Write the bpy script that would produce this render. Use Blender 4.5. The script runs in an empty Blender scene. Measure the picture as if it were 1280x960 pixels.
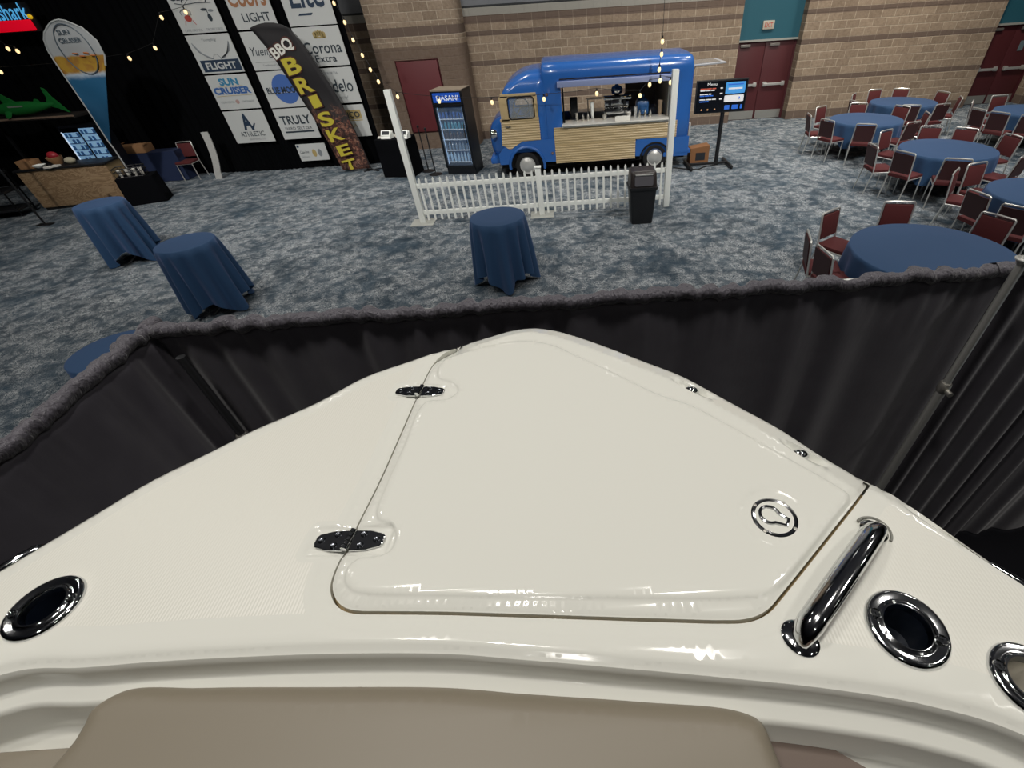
import bpy, bmesh, math, random
import numpy as np
from mathutils import Vector, Matrix
from mathutils.geometry import delaunay_2d_cdt, tessellate_polygon

random.seed(4)
SC = bpy.context.scene
COL = SC.collection
PI = math.pi

# ------------------------------------------------------------------ camera
F, PPX, PPY, CAMZ = 560.0, 725.0, 480.0, 3.4        # focal length and centre in pixels of a 1280x960 frame
def _cam():
    d = np.array([768 - PPX, 1132 - PPY, F]); d /= np.linalg.norm(d)
    z = np.array([0, 0, 1.0]); fw = z - d * (z @ d); fw /= np.linalg.norm(fw)
    return np.array([np.cross(d, fw), fw, -d])
RC = _cam()
cam = bpy.data.cameras.new('camera'); camo = bpy.data.objects.new('camera', cam); COL.objects.link(camo)
cam.sensor_fit = 'HORIZONTAL'; cam.sensor_width = 36; cam.lens = F / 1280 * 36
cam.shift_x = (640 - PPX) / 1280; cam.shift_y = (PPY - 480) / 1280
cam.clip_start = 0.02; cam.clip_end = 200
M = Matrix.Identity(4)
for r in range(3):
    M[r][0] = RC[r][0]; M[r][1] = -RC[r][1]; M[r][2] = -RC[r][2]
M[2][3] = CAMZ
camo.matrix_world = M
SC.camera = camo

# ------------------------------------------------------------------ light
SC.view_settings.view_transform = 'Standard'; SC.view_settings.look = 'None'
SC.view_settings.gamma = 1; SC.view_settings.use_curve_mapping = False
SC.view_settings.exposure = -2.02
W = bpy.data.worlds.new('world'); SC.world = W; W.use_nodes = True
W.node_tree.nodes['Background'].inputs[0].default_value = (0.6, 0.65, 0.75, 1)
W.node_tree.nodes['Background'].inputs[1].default_value = 0.03
def lamp(x, y, z, power, size=0.7, col=(1, 0.95, 0.87), tgt=None, spread=None):
    l = bpy.data.lights.new('ceiling_or_fill_lamp', 'AREA'); l.shape = 'DISK'; l.size = size; l.energy = power; l.color = col
    if spread: l.spread = math.radians(spread)
    o = bpy.data.objects.new('ceiling_or_fill_lamp', l); COL.objects.link(o); o.location = (x, y, z)
    if tgt: o.rotation_euler = (Vector(tgt) - Vector((x, y, z))).to_track_quat('-Z', 'Y').to_euler()
    return o
# hall ceiling lamps in rows, with extras added to light drape, tables and boards
for lx, ly, k in ([(x, y, .95 if y > 0 else .35) for x in (-1.5, 5, 11) for y in (-5, .3)] + [(-2.6, 2.05, .8), (1.2, 1.9, .8)] + [(x, 13.2, 1.25) for x in (-2.5, 2.5, 7, 12)] + [(13.5, 6.5, 1.0), (-7, 4.6, .75), (7, 5, 1.0), (7, 9.5, .9), (-7, 9.5, .6), (-8, 12.3, .6), (-14, 5, .25)]):
    lamp(lx, ly, 9.0, 330 * k, col=(1, .96, .90), spread=130)
# unseen fill lamps added to brighten the truck, fence and drink boards
for lx, tx_, k in ((-7.5, -9.5, .9), (-4.5, -4, .9), (5.2, 2.2, 1.0), (8, 8, .8)):
    lamp(lx, 2.25, 9.2, 400 * k, .6, (1, .97, .92), (tx_, 12.8, 1.2), 66)
# warm fill lamps added to brighten the brick at the right
lamp(10.0, 13.6, 8.5, 520, 0.8, (1, .9, .76), (10.5, 16.9, 1.2), 110)
lamp(4.5, 13.0, 8.5, 260, 0.8, (1, .9, .76), (4.5, 16.9, 1.2), 110)

# ------------------------------------------------------------------ helpers
def at_z(u, v, z):
    r = RC @ np.array([(u - PPX) / F, (v - PPY) / F, 1.0]); t = (z - CAMZ) / r[2]
    return Vector((r[0] * t, r[1] * t, z))
def at_y(u, v, y):
    r = RC @ np.array([(u - PPX) / F, (v - PPY) / F, 1.0]); t = y / r[1]
    return Vector((r[0] * t, y, CAMZ + r[2] * t))
def lin(h):
    if isinstance(h, str):
        h = [int(h[i:i + 2], 16) / 255 for i in (0, 2, 4)]
    return tuple(c / 12.92 if c <= .04045 else ((c + .055) / 1.055) ** 2.4 for c in h) + (1.0,)
MATS = {}
def mat(name, color='888888', rough=.5, metal=0, coat=0, emit=None, es=1, spec=None, noise=0, nscale=20, bump=0, bscale=60, alpha=1, sheen=0, trans=0):
    if name in MATS: return MATS[name]
    m = bpy.data.materials.new(name); m.use_nodes = True; MATS[name] = m
    nt = m.node_tree; b = nt.nodes['Principled BSDF']
    c = lin(color); b.inputs['Base Color'].default_value = c
    b.inputs['Roughness'].default_value = rough; b.inputs['Metallic'].default_value = metal
    b.inputs['Coat Weight'].default_value = coat; b.inputs['Coat Roughness'].default_value = .06
    if spec is not None: b.inputs['Specular IOR Level'].default_value = spec
    if sheen: b.inputs['Sheen Weight'].default_value = sheen
    if trans: b.inputs['Transmission Weight'].default_value = trans
    if alpha < 1: b.inputs['Alpha'].default_value = alpha
    if emit:
        b.inputs['Emission Color'].default_value = lin(emit); b.inputs['Emission Strength'].default_value = es
    if noise or bump:
        tc = nt.nodes.new('ShaderNodeTexCoord'); n = nt.nodes.new('ShaderNodeTexNoise')
        n.inputs['Scale'].default_value = nscale; n.inputs['Detail'].default_value = 4
        nt.links.new(tc.outputs['Object'], n.inputs['Vector'])
        if noise:
            mx = nt.nodes.new('ShaderNodeMixRGB'); mx.blend_type = 'MIX'
            mx.inputs[1].default_value = tuple(x * (1 - noise) for x in c[:3]) + (1,)
            mx.inputs[2].default_value = tuple(min(1, x * (1 + noise)) for x in c[:3]) + (1,)
            nt.links.new(n.outputs['Fac'], mx.inputs[0]); nt.links.new(mx.outputs[0], b.inputs['Base Color'])
        if bump:
            n2 = nt.nodes.new('ShaderNodeTexNoise'); n2.inputs['Scale'].default_value = bscale; n2.inputs['Detail'].default_value = 3
            nt.links.new(tc.outputs['Object'], n2.inputs['Vector'])
            bp = nt.nodes.new('ShaderNodeBump'); bp.inputs['Strength'].default_value = bump; bp.inputs['Distance'].default_value = .01
            nt.links.new(n2.outputs['Fac'], bp.inputs['Height']); nt.links.new(bp.outputs[0], b.inputs['Normal'])
    return m

def tag(o, label=None, cat=None, group=None, kind=None):
    if label: o['label'] = label
    if cat: o['category'] = cat
    if group: o['group'] = group
    if kind: o['kind'] = kind
    return o
def thing(name, label, cat, loc=(0, 0, 0), rz=0, group=None):
    o = bpy.data.objects.new(name, None); COL.objects.link(o); o.empty_display_size = .1
    o.location = loc; o.rotation_euler = (0, 0, rz)
    return tag(o, label, cat, group)
def dup(root, loc, rz, label=None):
    r = root.copy(); COL.objects.link(r); r.location = loc; r.rotation_euler = (0, 0, rz)
    if label: r['label'] = label
    for ch in list(root.children):
        c = ch.copy(); COL.objects.link(c); c.parent = r
        for g in list(ch.children):
            d = g.copy(); COL.objects.link(d); d.parent = c
    return r

class MB:
    """collects shapes; build() links them as one mesh object"""
    def __init__(s, org=None): s.v = []; s.f = []; s.mi = []; s.org = Vector(org) if org is not None else Vector((0, 0, 0))
    def add(s, vs, fs, mi=0):
        k = len(s.v); s.v += [tuple(v) for v in vs]; s.f += [tuple(i + k for i in f) for f in fs]; s.mi += [mi] * len(fs); return s
    def box(s, c, d, rz=0, bev=0, mi=0, R=None):
        bm = bmesh.new(); bmesh.ops.create_cube(bm, size=1)
        for v in bm.verts: v.co = Vector((v.co.x * d[0], v.co.y * d[1], v.co.z * d[2]))
        if bev: bmesh.ops.bevel(bm, geom=bm.edges[:], offset=bev, segments=2, profile=.6, affect='EDGES')
        Q = R if R is not None else Matrix.Rotation(rz, 3, 'Z')
        bm.verts.index_update()
        s.add([Q @ v.co + Vector(c) for v in bm.verts], [[v.index for v in f.verts] for f in bm.faces], mi); bm.free(); return s
    def span(s, a, b, **k):
        a = Vector(a); b = Vector(b); return s.box((a + b) / 2, [abs(x) for x in (b - a)], **k)
    def tube(s, pts, r, n=10, closed=False, mi=0, caps=True, flat=None):
        pts = [Vector(p) for p in pts]; N = len(pts); rr = r if isinstance(r, (list, tuple)) else [r] * N
        up = None; rings = []
        for i, p in enumerate(pts):
            a = pts[(i - 1) % N] if (closed or i) else p; b = pts[(i + 1) % N] if (closed or i < N - 1) else p
            t = (b - a).normalized()
            if up is None:
                up = Vector((0, 0, 1)) if abs(t.z) < .9 else Vector((1, 0, 0))
            x = up.cross(t).normalized(); y = t.cross(x).normalized(); up = y
            fx, fy = flat if flat else (1, 1)
            rings.append([p + (x * math.cos(2 * PI * k / n) * fx + y * math.sin(2 * PI * k / n) * fy) * rr[i] for k in range(n)])
        return s.loft(rings, True, caps and not closed, caps and not closed, closed, mi)
    def cyl(s, a, b, r0, r1=None, n=16, mi=0):
        return s.tube([a, b], [r0, r0 if r1 is None else r1], n, mi=mi)
    def loft(s, rings, closed=True, cap0=False, cap1=False, wrap=False, mi=0):
        n = len(rings[0]); vs = [v for r in rings for v in r]; fs = []
        R = len(rings)
        for i in range(R if wrap else R - 1):
            j = (i + 1) % R
            for k in range(n if closed else n - 1):
                l = (k + 1) % n
                fs.append((i * n + k, i * n + l, j * n + l, j * n + k))
        if cap0: fs.append(tuple(range(n - 1, -1, -1)))
        if cap1: fs.append(tuple((R - 1) * n + k for k in range(n)))
        return s.add(vs, fs, mi)
    def lathe(s, prof, n=24, c=(0, 0, 0), mi=0, sx=1, sy=1, rot=0, cap=True):
        c = Vector(c); rings = []
        for r, z in prof:
            ring = []
            for k in range(n):
                a = 2 * PI * k / n; x, y = r * math.cos(a) * sx, r * math.sin(a) * sy
                ring.append(c + Vector((x * math.cos(rot) - y * math.sin(rot), x * math.sin(rot) + y * math.cos(rot), z)))
            rings.append(ring)
        return s.loft(rings, True, cap, cap, mi=mi)
    def prism(s, poly, o, ux, uy, depth, mi=0):
        """flat polygon (list of 2D) extruded by the vector depth"""
        o, ux, uy, d = Vector(o), Vector(ux), Vector(uy), Vector(depth); n = len(poly)
        a = [o + ux * p[0] + uy * p[1] for p in poly]; b = [p + d for p in a]
        tri = tessellate_polygon([[Vector((p[0], p[1], 0)) for p in poly]])
        fs = [tuple(t) for t in tri] + [tuple(n + i for i in reversed(t)) for t in tri]
        fs += [(i, (i + 1) % n, n + (i + 1) % n, n + i) for i in range(n)]
        return s.add(a + b, fs, mi)
    def ball(s, c, r, n=12, m=8, sc=(1, 1, 1), mi=0):
        rings = []
        for i in range(m + 1):
            t = PI * i / m; rad = max(math.sin(t), 1e-3)
            rings.append([Vector(c) + Vector((r * sc[0] * rad * math.cos(2 * PI * k / n), r * sc[1] * rad * math.sin(2 * PI * k / n), -r * sc[2] * math.cos(t))) for k in range(n)])
        return s.loft(rings, True, True, True, mi=mi)
    def xf(s, Mx):
        s.v = [tuple(Mx @ Vector(v)) for v in s.v]; return s
    def build(s, name, mats, parent=None, smooth=True, ang=38, label=None):
        me = bpy.data.meshes.new(name); o3 = s.org
        me.from_pydata([(x - o3.x, y - o3.y, z - o3.z) for x, y, z in s.v], [], s.f)
        for m in (mats if isinstance(mats, (list, tuple)) else [mats]): me.materials.append(m)
        for p, i in zip(me.polygons, s.mi): p.material_index = i
        bm = bmesh.new(); bm.from_mesh(me); bmesh.ops.recalc_face_normals(bm, faces=bm.faces); bm.to_mesh(me); bm.free()
        if smooth:
            me.shade_smooth(); me.set_sharp_from_angle(angle=math.radians(ang))
        o = bpy.data.objects.new(name, me); COL.objects.link(o)
        if parent is not None: o.parent = parent
        if label: o['label'] = label
        return o

def struct(mb, name, m, **k):
    return tag(mb.build(name, m, **k), kind='structure')

def letters(body, m, parent, o, ux, uy, w=None, h=None, align='C', shear=0, bold=0, dep=.004, name='lettering', org=None, out=None, vcen=True):
    """text as a mesh in the plane (o, ux, uy); scaled to width w and height h; out = the way it stands proud"""
    cu = bpy.data.curves.new('lettering', 'FONT'); cu.body = body; cu.shear = shear; cu.offset = bold; cu.resolution_u = 3
    t = bpy.data.objects.new('lettering_source', cu); COL.objects.link(t)
    dg = bpy.context.evaluated_depsgraph_get(); dg.update()
    me = bpy.data.meshes.new_from_object(t.evaluated_get(dg)); bpy.data.objects.remove(t); bpy.data.curves.remove(cu)
    P = np.array([v.co[:2] for v in me.vertices]); lo = P.min(0); hi = P.max(0); sz = hi - lo
    sx = sy = None
    if w: sx = w / sz[0]
    if h: sy = h / sz[1]
    sx = sx or sy; sy = sy or sx
    o = Vector(o); ux = Vector(ux).normalized(); uy = Vector(uy).normalized(); nn = Vector(out) if out is not None else ux.cross(uy)
    org = Vector(org) if org is not None else (parent.location if parent is not None else Vector((0, 0, 0)))
    ax = {'C': (lo[0] + hi[0]) / 2, 'L': lo[0], 'R': hi[0]}[align]; ay = (lo[1] + hi[1]) / 2 if vcen else lo[1]
    for v in me.vertices:
        v.co = o + ux * (v.co.x - ax) * sx + uy * (v.co.y - ay) * sy + nn * dep - org
    me.materials.clear(); me.materials.append(m); me.name = name
    ob = bpy.data.objects.new(name, me); COL.objects.link(ob); ob.parent = parent
    return ob
def flat(poly, m, parent, o, ux, uy, dep=.003, name='panel', th=.002, out=None):
    ux, uy = Vector(ux).normalized(), Vector(uy).normalized(); n = Vector(out) if out is not None else ux.cross(uy)
    return MB(parent.location).prism(poly, Vector(o) + n * dep, ux, uy, -n * th).build(name, m, parent, smooth=False)
def rect(w, h): return [(-w / 2, -h / 2), (w / 2, -h / 2), (w / 2, h / 2), (-w / 2, h / 2)]
def rrect(w, h, r, n=5):
    out = []
    for cx, cy, a in ((w / 2 - r, h / 2 - r, 0), (-w / 2 + r, h / 2 - r, 90), (-w / 2 + r, -h / 2 + r, 180), (w / 2 - r, -h / 2 + r, 270)):
        for k in range(n + 1):
            t = math.radians(a + 90 * k / n); out.append((cx + r * math.cos(t), cy + r * math.sin(t)))
    return out
def circ(r, n=24, sx=1, sy=1): return [(r * sx * math.cos(2 * PI * k / n), r * sy * math.sin(2 * PI * k / n)) for k in range(n)]

# curve tools for the deck (2D numpy)
def crv(pts, step=.008):
    P = np.array([p[:2] for p in pts], float); out = []
    for i in range(len(P) - 1):
        p0 = P[max(i - 1, 0)]; p1 = P[i]; p2 = P[i + 1]; p3 = P[min(i + 2, len(P) - 1)]
        L = np.linalg.norm(p2 - p1)
        if i == 0: p0 = 2 * p1 - p2
        if i == len(P) - 2: p3 = 2 * p2 - p1
        t0 = 0; t1 = np.linalg.norm(p1 - p0) ** .5 + 1e-6; t2 = t1 + L ** .5 + 1e-6; t3 = t2 + np.linalg.norm(p3 - p2) ** .5 + 1e-6
        for k in range(max(1, int(L / step))):
            t = t1 + (t2 - t1) * k / max(1, int(L / step))
            A1 = (t1 - t) / (t1 - t0) * p0 + (t - t0) / (t1 - t0) * p1; A2 = (t2 - t) / (t2 - t1) * p1 + (t - t1) / (t2 - t1) * p2
            A3 = (t3 - t) / (t3 - t2) * p2 + (t - t2) / (t3 - t2) * p3
            B1 = (t2 - t) / (t2 - t0) * A1 + (t - t0) / (t2 - t0) * A2; B2 = (t3 - t) / (t3 - t1) * A2 + (t - t1) / (t3 - t1) * A3
            out.append((t2 - t) / (t2 - t1) * B1 + (t - t1) / (t2 - t1) * B2)
    out.append(P[-1]); return np.array(out)
def pdist(P, C, closed=False):
    P = np.atleast_2d(P); A = C if closed else C[:-1]; B = np.roll(C, -1, 0) if closed else C[1:]
    d = B - A; L = (d ** 2).sum(1) + 1e-12; out = np.full(len(P), 1e9)
    for i in range(0, len(P), 2000):
        q = P[i:i + 2000, None, :] - A[None]; t = np.clip((q * d).sum(2) / L, 0, 1)
        out[i:i + 2000] = np.sqrt(((q - t[..., None] * d) ** 2).sum(2).min(1))
    return out
def pin(P, C):
    P = np.atleast_2d(P); x, y = P[:, 0], P[:, 1]; r = np.zeros(len(P), bool); D = np.roll(C, -1, 0)
    for (x0, y0), (x1, y1) in zip(C, D):
        if y0 == y1: continue
        c = ((y0 > y) != (y1 > y)) & (x < (x1 - x0) * (y - y0) / (y1 - y0) + x0); r ^= c
    return r
def off(C, d, closed=False):
    T = (np.roll(C, -1, 0) - np.roll(C, 1, 0)) if closed else np.gradient(C, axis=0)
    T = T / (np.linalg.norm(T, axis=1)[:, None] + 1e-9); return C + np.c_[-T[:, 1], T[:, 0]] * d
def sst(x): x = np.clip(x, 0, 1); return x * x * (3 - 2 * x)
def sheet(mb, bound, feats, zf, grid=.03, mif=None):
    pts = []; eds = []
    def addc(C, closed):
        k = len(pts); n = len(C); pts.extend([Vector((float(a), float(b))) for a, b in C])
        eds.extend([(k + i, k + (i + 1) % n) for i in range(n if closed else n - 1)])
    addc(bound, True)
    for C, cl in feats: addc(C, cl)
    lo = bound.min(0); hi = bound.max(0)
    G = np.array([(x, y) for x in np.arange(lo[0], hi[0], grid) for y in np.arange(lo[1], hi[1], grid)])
    G = G[pin(G, bound)]; pts.extend([Vector((float(a), float(b))) for a, b in G])
    V, E_, Fc, *_ = delaunay_2d_cdt(pts, eds, [], 0, 1e-5)
    V = np.array([v[:] for v in V]); cen = np.array([V[list(f)].mean(0) for f in Fc]); ok = pin(cen, bound)
    Z = zf(V); mi = mif(cen) if mif else np.zeros(len(Fc), int)
    k = len(mb.v); mb.v += [(float(a), float(b), float(c)) for (a, b), c in zip(V, Z)]
    for f, g, m in zip(Fc, ok, mi):
        if g: mb.f.append(tuple(i + k for i in f)); mb.mi.append(int(m))
    return mb
# ------------------------------------------------------------------ surface materials
class NT:
    def __init__(s, name, rough=.8):
        s.m = bpy.data.materials.new(name); s.m.use_nodes = True; s.nt = s.m.node_tree; s.b = s.nt.nodes['Principled BSDF']
        s.b.inputs['Roughness'].default_value = rough; s.tc = s.nt.nodes.new('ShaderNodeTexCoord').outputs['Object']
    def lk(s, a, i):
        if hasattr(a, 'is_output') or isinstance(a, bpy.types.NodeSocket): s.nt.links.new(a, i)
        else: i.default_value = a
    def math(s, op, a, b=None, c=None, clamp=False):
        n = s.nt.nodes.new('ShaderNodeMath'); n.operation = op; n.use_clamp = clamp
        for k, x in enumerate((a, b, c)):
            if x is not None: s.lk(x, n.inputs[k])
        return n.outputs[0]
    def noise(s, v, scale, detail=3, dist=0, rough=.5):
        n = s.nt.nodes.new('ShaderNodeTexNoise'); s.lk(v, n.inputs['Vector']); n.inputs['Scale'].default_value = scale
        n.inputs['Detail'].default_value = detail; n.inputs['Distortion'].default_value = dist; n.inputs['Roughness'].default_value = rough
        return n.outputs['Fac']
    def mix(s, f, a, b):
        n = s.nt.nodes.new('ShaderNodeMixRGB'); s.lk(f, n.inputs[0]); s.lk(a, n.inputs[1]); s.lk(b, n.inputs[2]); return n.outputs[0]
    def step(s, x, lo, hi):
        n = s.nt.nodes.new('ShaderNodeMapRange'); n.interpolation_type = 'SMOOTHSTEP'; s.lk(x, n.inputs[0]); n.inputs[1].default_value = lo; n.inputs[2].default_value = hi
        return n.outputs[0]
    def bump(s, h, st=.3, d=.01):
        n = s.nt.nodes.new('ShaderNodeBump'); n.inputs['Strength'].default_value = st; n.inputs['Distance'].default_value = d
        s.nt.links.new(h, n.inputs['Height']); s.nt.links.new(n.outputs[0], s.b.inputs['Normal'])
    def col(s, c): s.lk(c, s.b.inputs['Base Color']); return s.m

def carpet():
    t = NT('carpet', .95); t.b.inputs['Specular IOR Level'].default_value = .1
    big = t.noise(t.tc, 1.1, 3, .6); mid = t.noise(t.tc, 3.6, 2, .8)
    patch = t.step(t.math('ADD', t.math('MULTIPLY', big, .65), t.math('MULTIPLY', mid, .45)), .36, .64)
    l1 = t.noise(t.tc, 8, 1.5, 2.6); l2 = t.noise(t.tc, 13, 1, 3.2)
    e1 = t.step(t.math('ABSOLUTE', t.math('SUBTRACT', l1, .5)), .042, .012)
    e2 = t.step(t.math('ABSOLUTE', t.math('SUBTRACT', l2, .47)), .045, .012)
    e3 = t.step(t.math('ABSOLUTE', t.math('SUBTRACT', l2, .60)), .04, .01)
    ln = t.math('MAXIMUM', t.math('MAXIMUM', e1, e2), e3)
    brk = t.step(t.noise(t.tc, 5, 2, .5), .36, .58)
    f = t.math('MULTIPLY', t.math('MULTIPLY', ln, t.math('ADD', t.math('MULTIPLY', patch, .85), .14)), t.math('ADD', t.math('MULTIPLY', brk, .75), .25), clamp=True)
    base = t.mix(t.step(t.noise(t.tc, 1.6, 3, 1), .35, .65), lin('2c3b47'), lin('3d4d5a'))
    base = t.mix(t.math('MULTIPLY', patch, .3), base, lin('565f67'))
    c = t.mix(f, base, lin('b6babc'))
    t.bump(t.noise(t.tc, 260, 2), .25, .004)
    return t.col(c)
def brick(name, a='a3927f', b='8e7e6d', mort='bdae9b', band='736459', pillar=False):
    t = NT(name, .9); t.b.inputs['Specular IOR Level'].default_value = .2
    sp = t.nt.nodes.new('ShaderNodeSeparateXYZ'); t.lk(t.tc, sp.inputs[0]); x, y, z = sp.outputs
    gt = lambda v: t.math('GREATER_THAN', z, v)
    zz = t.math('SUBTRACT', z, .24)
    for v, k in ((1.1, .95), (2.05, .94), (2.78, .71), (3.1, .53)):
        zz = t.math('SUBTRACT', zz, t.math('MULTIPLY', gt(v), k))
    cb = t.nt.nodes.new('ShaderNodeCombineXYZ'); t.lk(t.math('ADD', x, y), cb.inputs[0]); t.lk(zz, cb.inputs[1])
    br = t.nt.nodes.new('ShaderNodeTexBrick'); t.lk(cb.outputs[0], br.inputs['Vector'])
    br.inputs['Scale'].default_value = 1; br.inputs['Brick Width'].default_value = .4; br.inputs['Row Height'].default_value = .2025
    br.inputs['Mortar Size'].default_value = .012; br.inputs['Mortar Smooth'].default_value = .3; br.inputs['Bias'].default_value = -.1
    br.inputs['Color1'].default_value = lin(a); br.inputs['Color2'].default_value = lin(b); br.inputs['Mortar'].default_value = lin(mort)
    rough = t.noise(t.tc, 14, 5, .3, .7)
    bc = t.mix(t.step(rough, .35, .7), br.outputs['Color'], t.mix(.35, br.outputs['Color'], lin('5c4836')))
    inb = None
    for lo, hi in ((-.1, .24), (1.06, 1.19), (2.0, 2.13), (2.72, 2.84), (3.01, 3.19)):
        q = t.math('MULTIPLY', gt(lo), t.math('LESS_THAN', z, hi)); inb = q if inb is None else t.math('MAXIMUM', inb, q)
    bj = t.math('LESS_THAN', t.math('ABSOLUTE', t.math('SUBTRACT', t.math('FRACT', t.math('MULTIPLY', t.math('ADD', x, y), 2.5)), .5)), .02)
    bandc = t.mix(t.math('MULTIPLY', bj, .25), t.mix(rough, lin(band), lin('665850')), lin(mort))
    if pillar:
        low = t.math('LESS_THAN', z, 2.62)
        bc = t.mix(low, bc, t.mix(.35, t.mix(t.step(rough, .3, .7), lin('76675c'), lin('665549')), t.mix(.25, lin('6d5e53'), br.outputs['Color'])))
        inb = t.math('MULTIPLY', gt(2.85), t.math('LESS_THAN', z, 3.05))
    c = t.mix(inb, bc, bandc)
    if not pillar:
        cc = t.math('MULTIPLY', gt(3.19), t.math('LESS_THAN', z, 3.37)); c = t.mix(cc, c, lin('9c9a92'))
        c = t.mix(gt(3.37), c, lin('7c7f83')); c = t.mix(t.math('MULTIPLY', gt(3.37), t.math('LESS_THAN', z, 3.42)), c, lin('3c3e40'))
    t.bump(t.math('ADD', t.math('MULTIPLY', br.outputs['Fac'], -.6), rough), .7, .02)
    return t.col(c)

M_carpet = carpet(); M_brick = brick('split_face_block'); M_pil = brick('pillar_block', pillar=True)
M_brickR = M_brick
M_white = mat('white_vinyl', 'f2f5f0', .35)
M_black = mat('black_plastic', '17181b', .45)
M_bmetal = mat('black_metal', '141517', .35, .6)
M_chrome = mat('chrome', 'd8dadc', .1, 1)
M_steel = mat('stainless_steel', 'cfccc4', .3, .85)
M_alu = mat('aluminium_frame', 'd6d6d2', .32, .6)
M_maroon = mat('maroon_fabric', '561f21', .85, noise=.15, nscale=80)
M_maroond = mat('maroon_vinyl_back', '3c1e20', .6)
M_navy = mat('navy_tablecloth', '21456a', .8, bump=.05, bscale=300, sheen=.25)
M_navy.node_tree.nodes['Principled BSDF'].inputs['Sheen Tint'].default_value = (.45, .5, .9, 1)
M_blackcloth = mat('black_cloth', '0d0e11', .95, spec=.05)
M_curtain = mat('black_velour', '0a0b0d', 1, spec=.03)
M_teal = mat('teal_panel', '235a6a', .6)
M_door = mat('maroon_door_paint', '4e2024', .5)
M_wood = mat('pine_board', '8d6e50', .6, noise=.25, nscale=6)
M_card = mat('cardboard', 'a27a55', .85)
M_paper = mat('white_paper', 'dedcd4', .7)
M_ink = mat('dark_ink', '22262c', .6)
M_cable = mat('dark_cable', '1a1a1a', .6)

# ------------------------------------------------------------------ setting
struct(MB().span((-30, -18, -.2), (30, 20, 0)), 'floor', M_carpet, smooth=False)
YW = 16.9
m = MB(); m.span((-30, YW, 0), (5.52, YW + 1, 11)).span((7.44, YW, 0), (13.42, YW + 1, 11)).span((15.3, YW, 0), (30, YW + 1, 11))
struct(m, 'wall_back', M_brick, smooth=False)
struct(MB().span((5.52, YW + .3, 2.17), (7.44, YW + .8, 11)).span((13.42, YW + .3, 2.17), (15.3, YW + .8, 11)), 'trim_1', M_teal, smooth=False)
struct(MB().span((5.52, YW + .27, 2.13), (7.44, YW + .33, 2.18)).span((13.42, YW + .27, 2.13), (15.3, YW + .33, 2.18)), 'trim_2', mat('door_head', '9fa09a', .5), smooth=False)
struct(MB().span((5.52, YW + .75, 0), (15.3, YW + .8, 2.17)), 'wall_behind', M_bmetal, smooth=False)
M_dk = mat('dark_hall_wall', '3a3836', .9)
struct(MB().span((-30, -18.3, 0), (30, -18, 11)), 'wall_front', M_dk, smooth=False)
struct(MB().span((-30.3, -18, 0), (-30, 18, 11)), 'wall_left', M_dk, smooth=False)
struct(MB().span((30, -18, 0), (30.3, 18, 11)), 'wall_right', M_dk, smooth=False)
struct(MB().span((-30.3, -18.3, 11), (30.3, 18.2, 11.3)), 'ceiling', mat('dark_ceiling', '77757a', .9), smooth=False)
# pillar with softened corner
def pil_ring(z): return [(-5.22, YW, z), (-5.22, 16.05, z), (-2.98, 16.05, z), (-2.86, 16.07, z), (-2.76, 16.14, z), (-2.70, 16.26, z), (-2.68, 16.4, z), (-2.68, YW, z)]
struct(MB().loft([pil_ring(0), pil_ring(10.5)], True, True, True), 'pillar', M_pil)
o = thing('wall_cabinet', 'flat dark red panel set in the brick pillar behind the drinks cooler', 'cabinet', (-4.08, 16.04, 0))
MB(o.location).span((-4.68, 15.99, .5), (-3.5, 16.05, 2.29), bev=.01).build('door_panel', mat('oxblood_paint', '5f2328', .55), o)
MB(o.location).tube([(-4.7, 16.03, .48), (-3.48, 16.03, .48), (-3.48, 16.03, 2.31), (-4.7, 16.03, 2.31)], .02, 4, True).build('rim', mat('rim_paint', '4a2023', .5), o)

# doors
def door(n, x0, x1, two):
    d = bpy.data.objects.new('door_%d' % n, None); COL.objects.link(d); d.location = ((x0 + x1) / 2, YW + .35, 0); tag(d, kind='structure')
    y = YW + .35; xm = (x0 + x1) / 2
    for a, b in (((x0 + .04, xm - .006), (xm + .006, x1 - .04)) if two else ((x0 + .04, x1 - .04),)):
        MB(d.location).span((a, y, .01), (b, y + .05, 2.12), bev=.004).build('door_leaf', M_door, d)
        MB(d.location).span((a + .03, y - .004, .02), (b - .03, y, .26)).build('kick_plate', M_steel, d, smooth=False)
        w = b - a
        mm = MB(d.location).span((a + .12, y - .09, .96), (b - .1, y - .05, 1.03), bev=.012).span((a + .1, y - .08, .94), (a + .22, y, 1.06), bev=.01).span((b - .2, y - .08, .94), (b - .1, y, 1.06), bev=.01)
        mm.build('push_bar', M_alu, d)
        MB(d.location).span((a + .12, y - .06, 2.0), (a + .42, y, 2.07), bev=.008).build('door_closer', mat('closer_grey', '8b8681', .4, .5), d)
    m = MB(d.location).span((x0, y - .03, 0), (x0 + .05, y + .08, 2.14)).span((x1 - .05, y - .03, 0), (x1, y + .08, 2.14)).span((x0, y - .03, 2.1), (x1, y + .08, 2.15))
    m.build('door_frame', mat('maroon_frame', '4a1f25', .5), d, smooth=False)
    return d
door(1, 5.53, 7.43, True); d2 = door(2, 13.43, 15.29, True)
flat(rect(.16, .26), mat('door_glass', '6d7f86', .1, spec=.8), d2, (14.75, YW + .35, 1.58), (1, 0, 0), (0, 0, 1), .012, 'vision_panel', .008)
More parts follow.
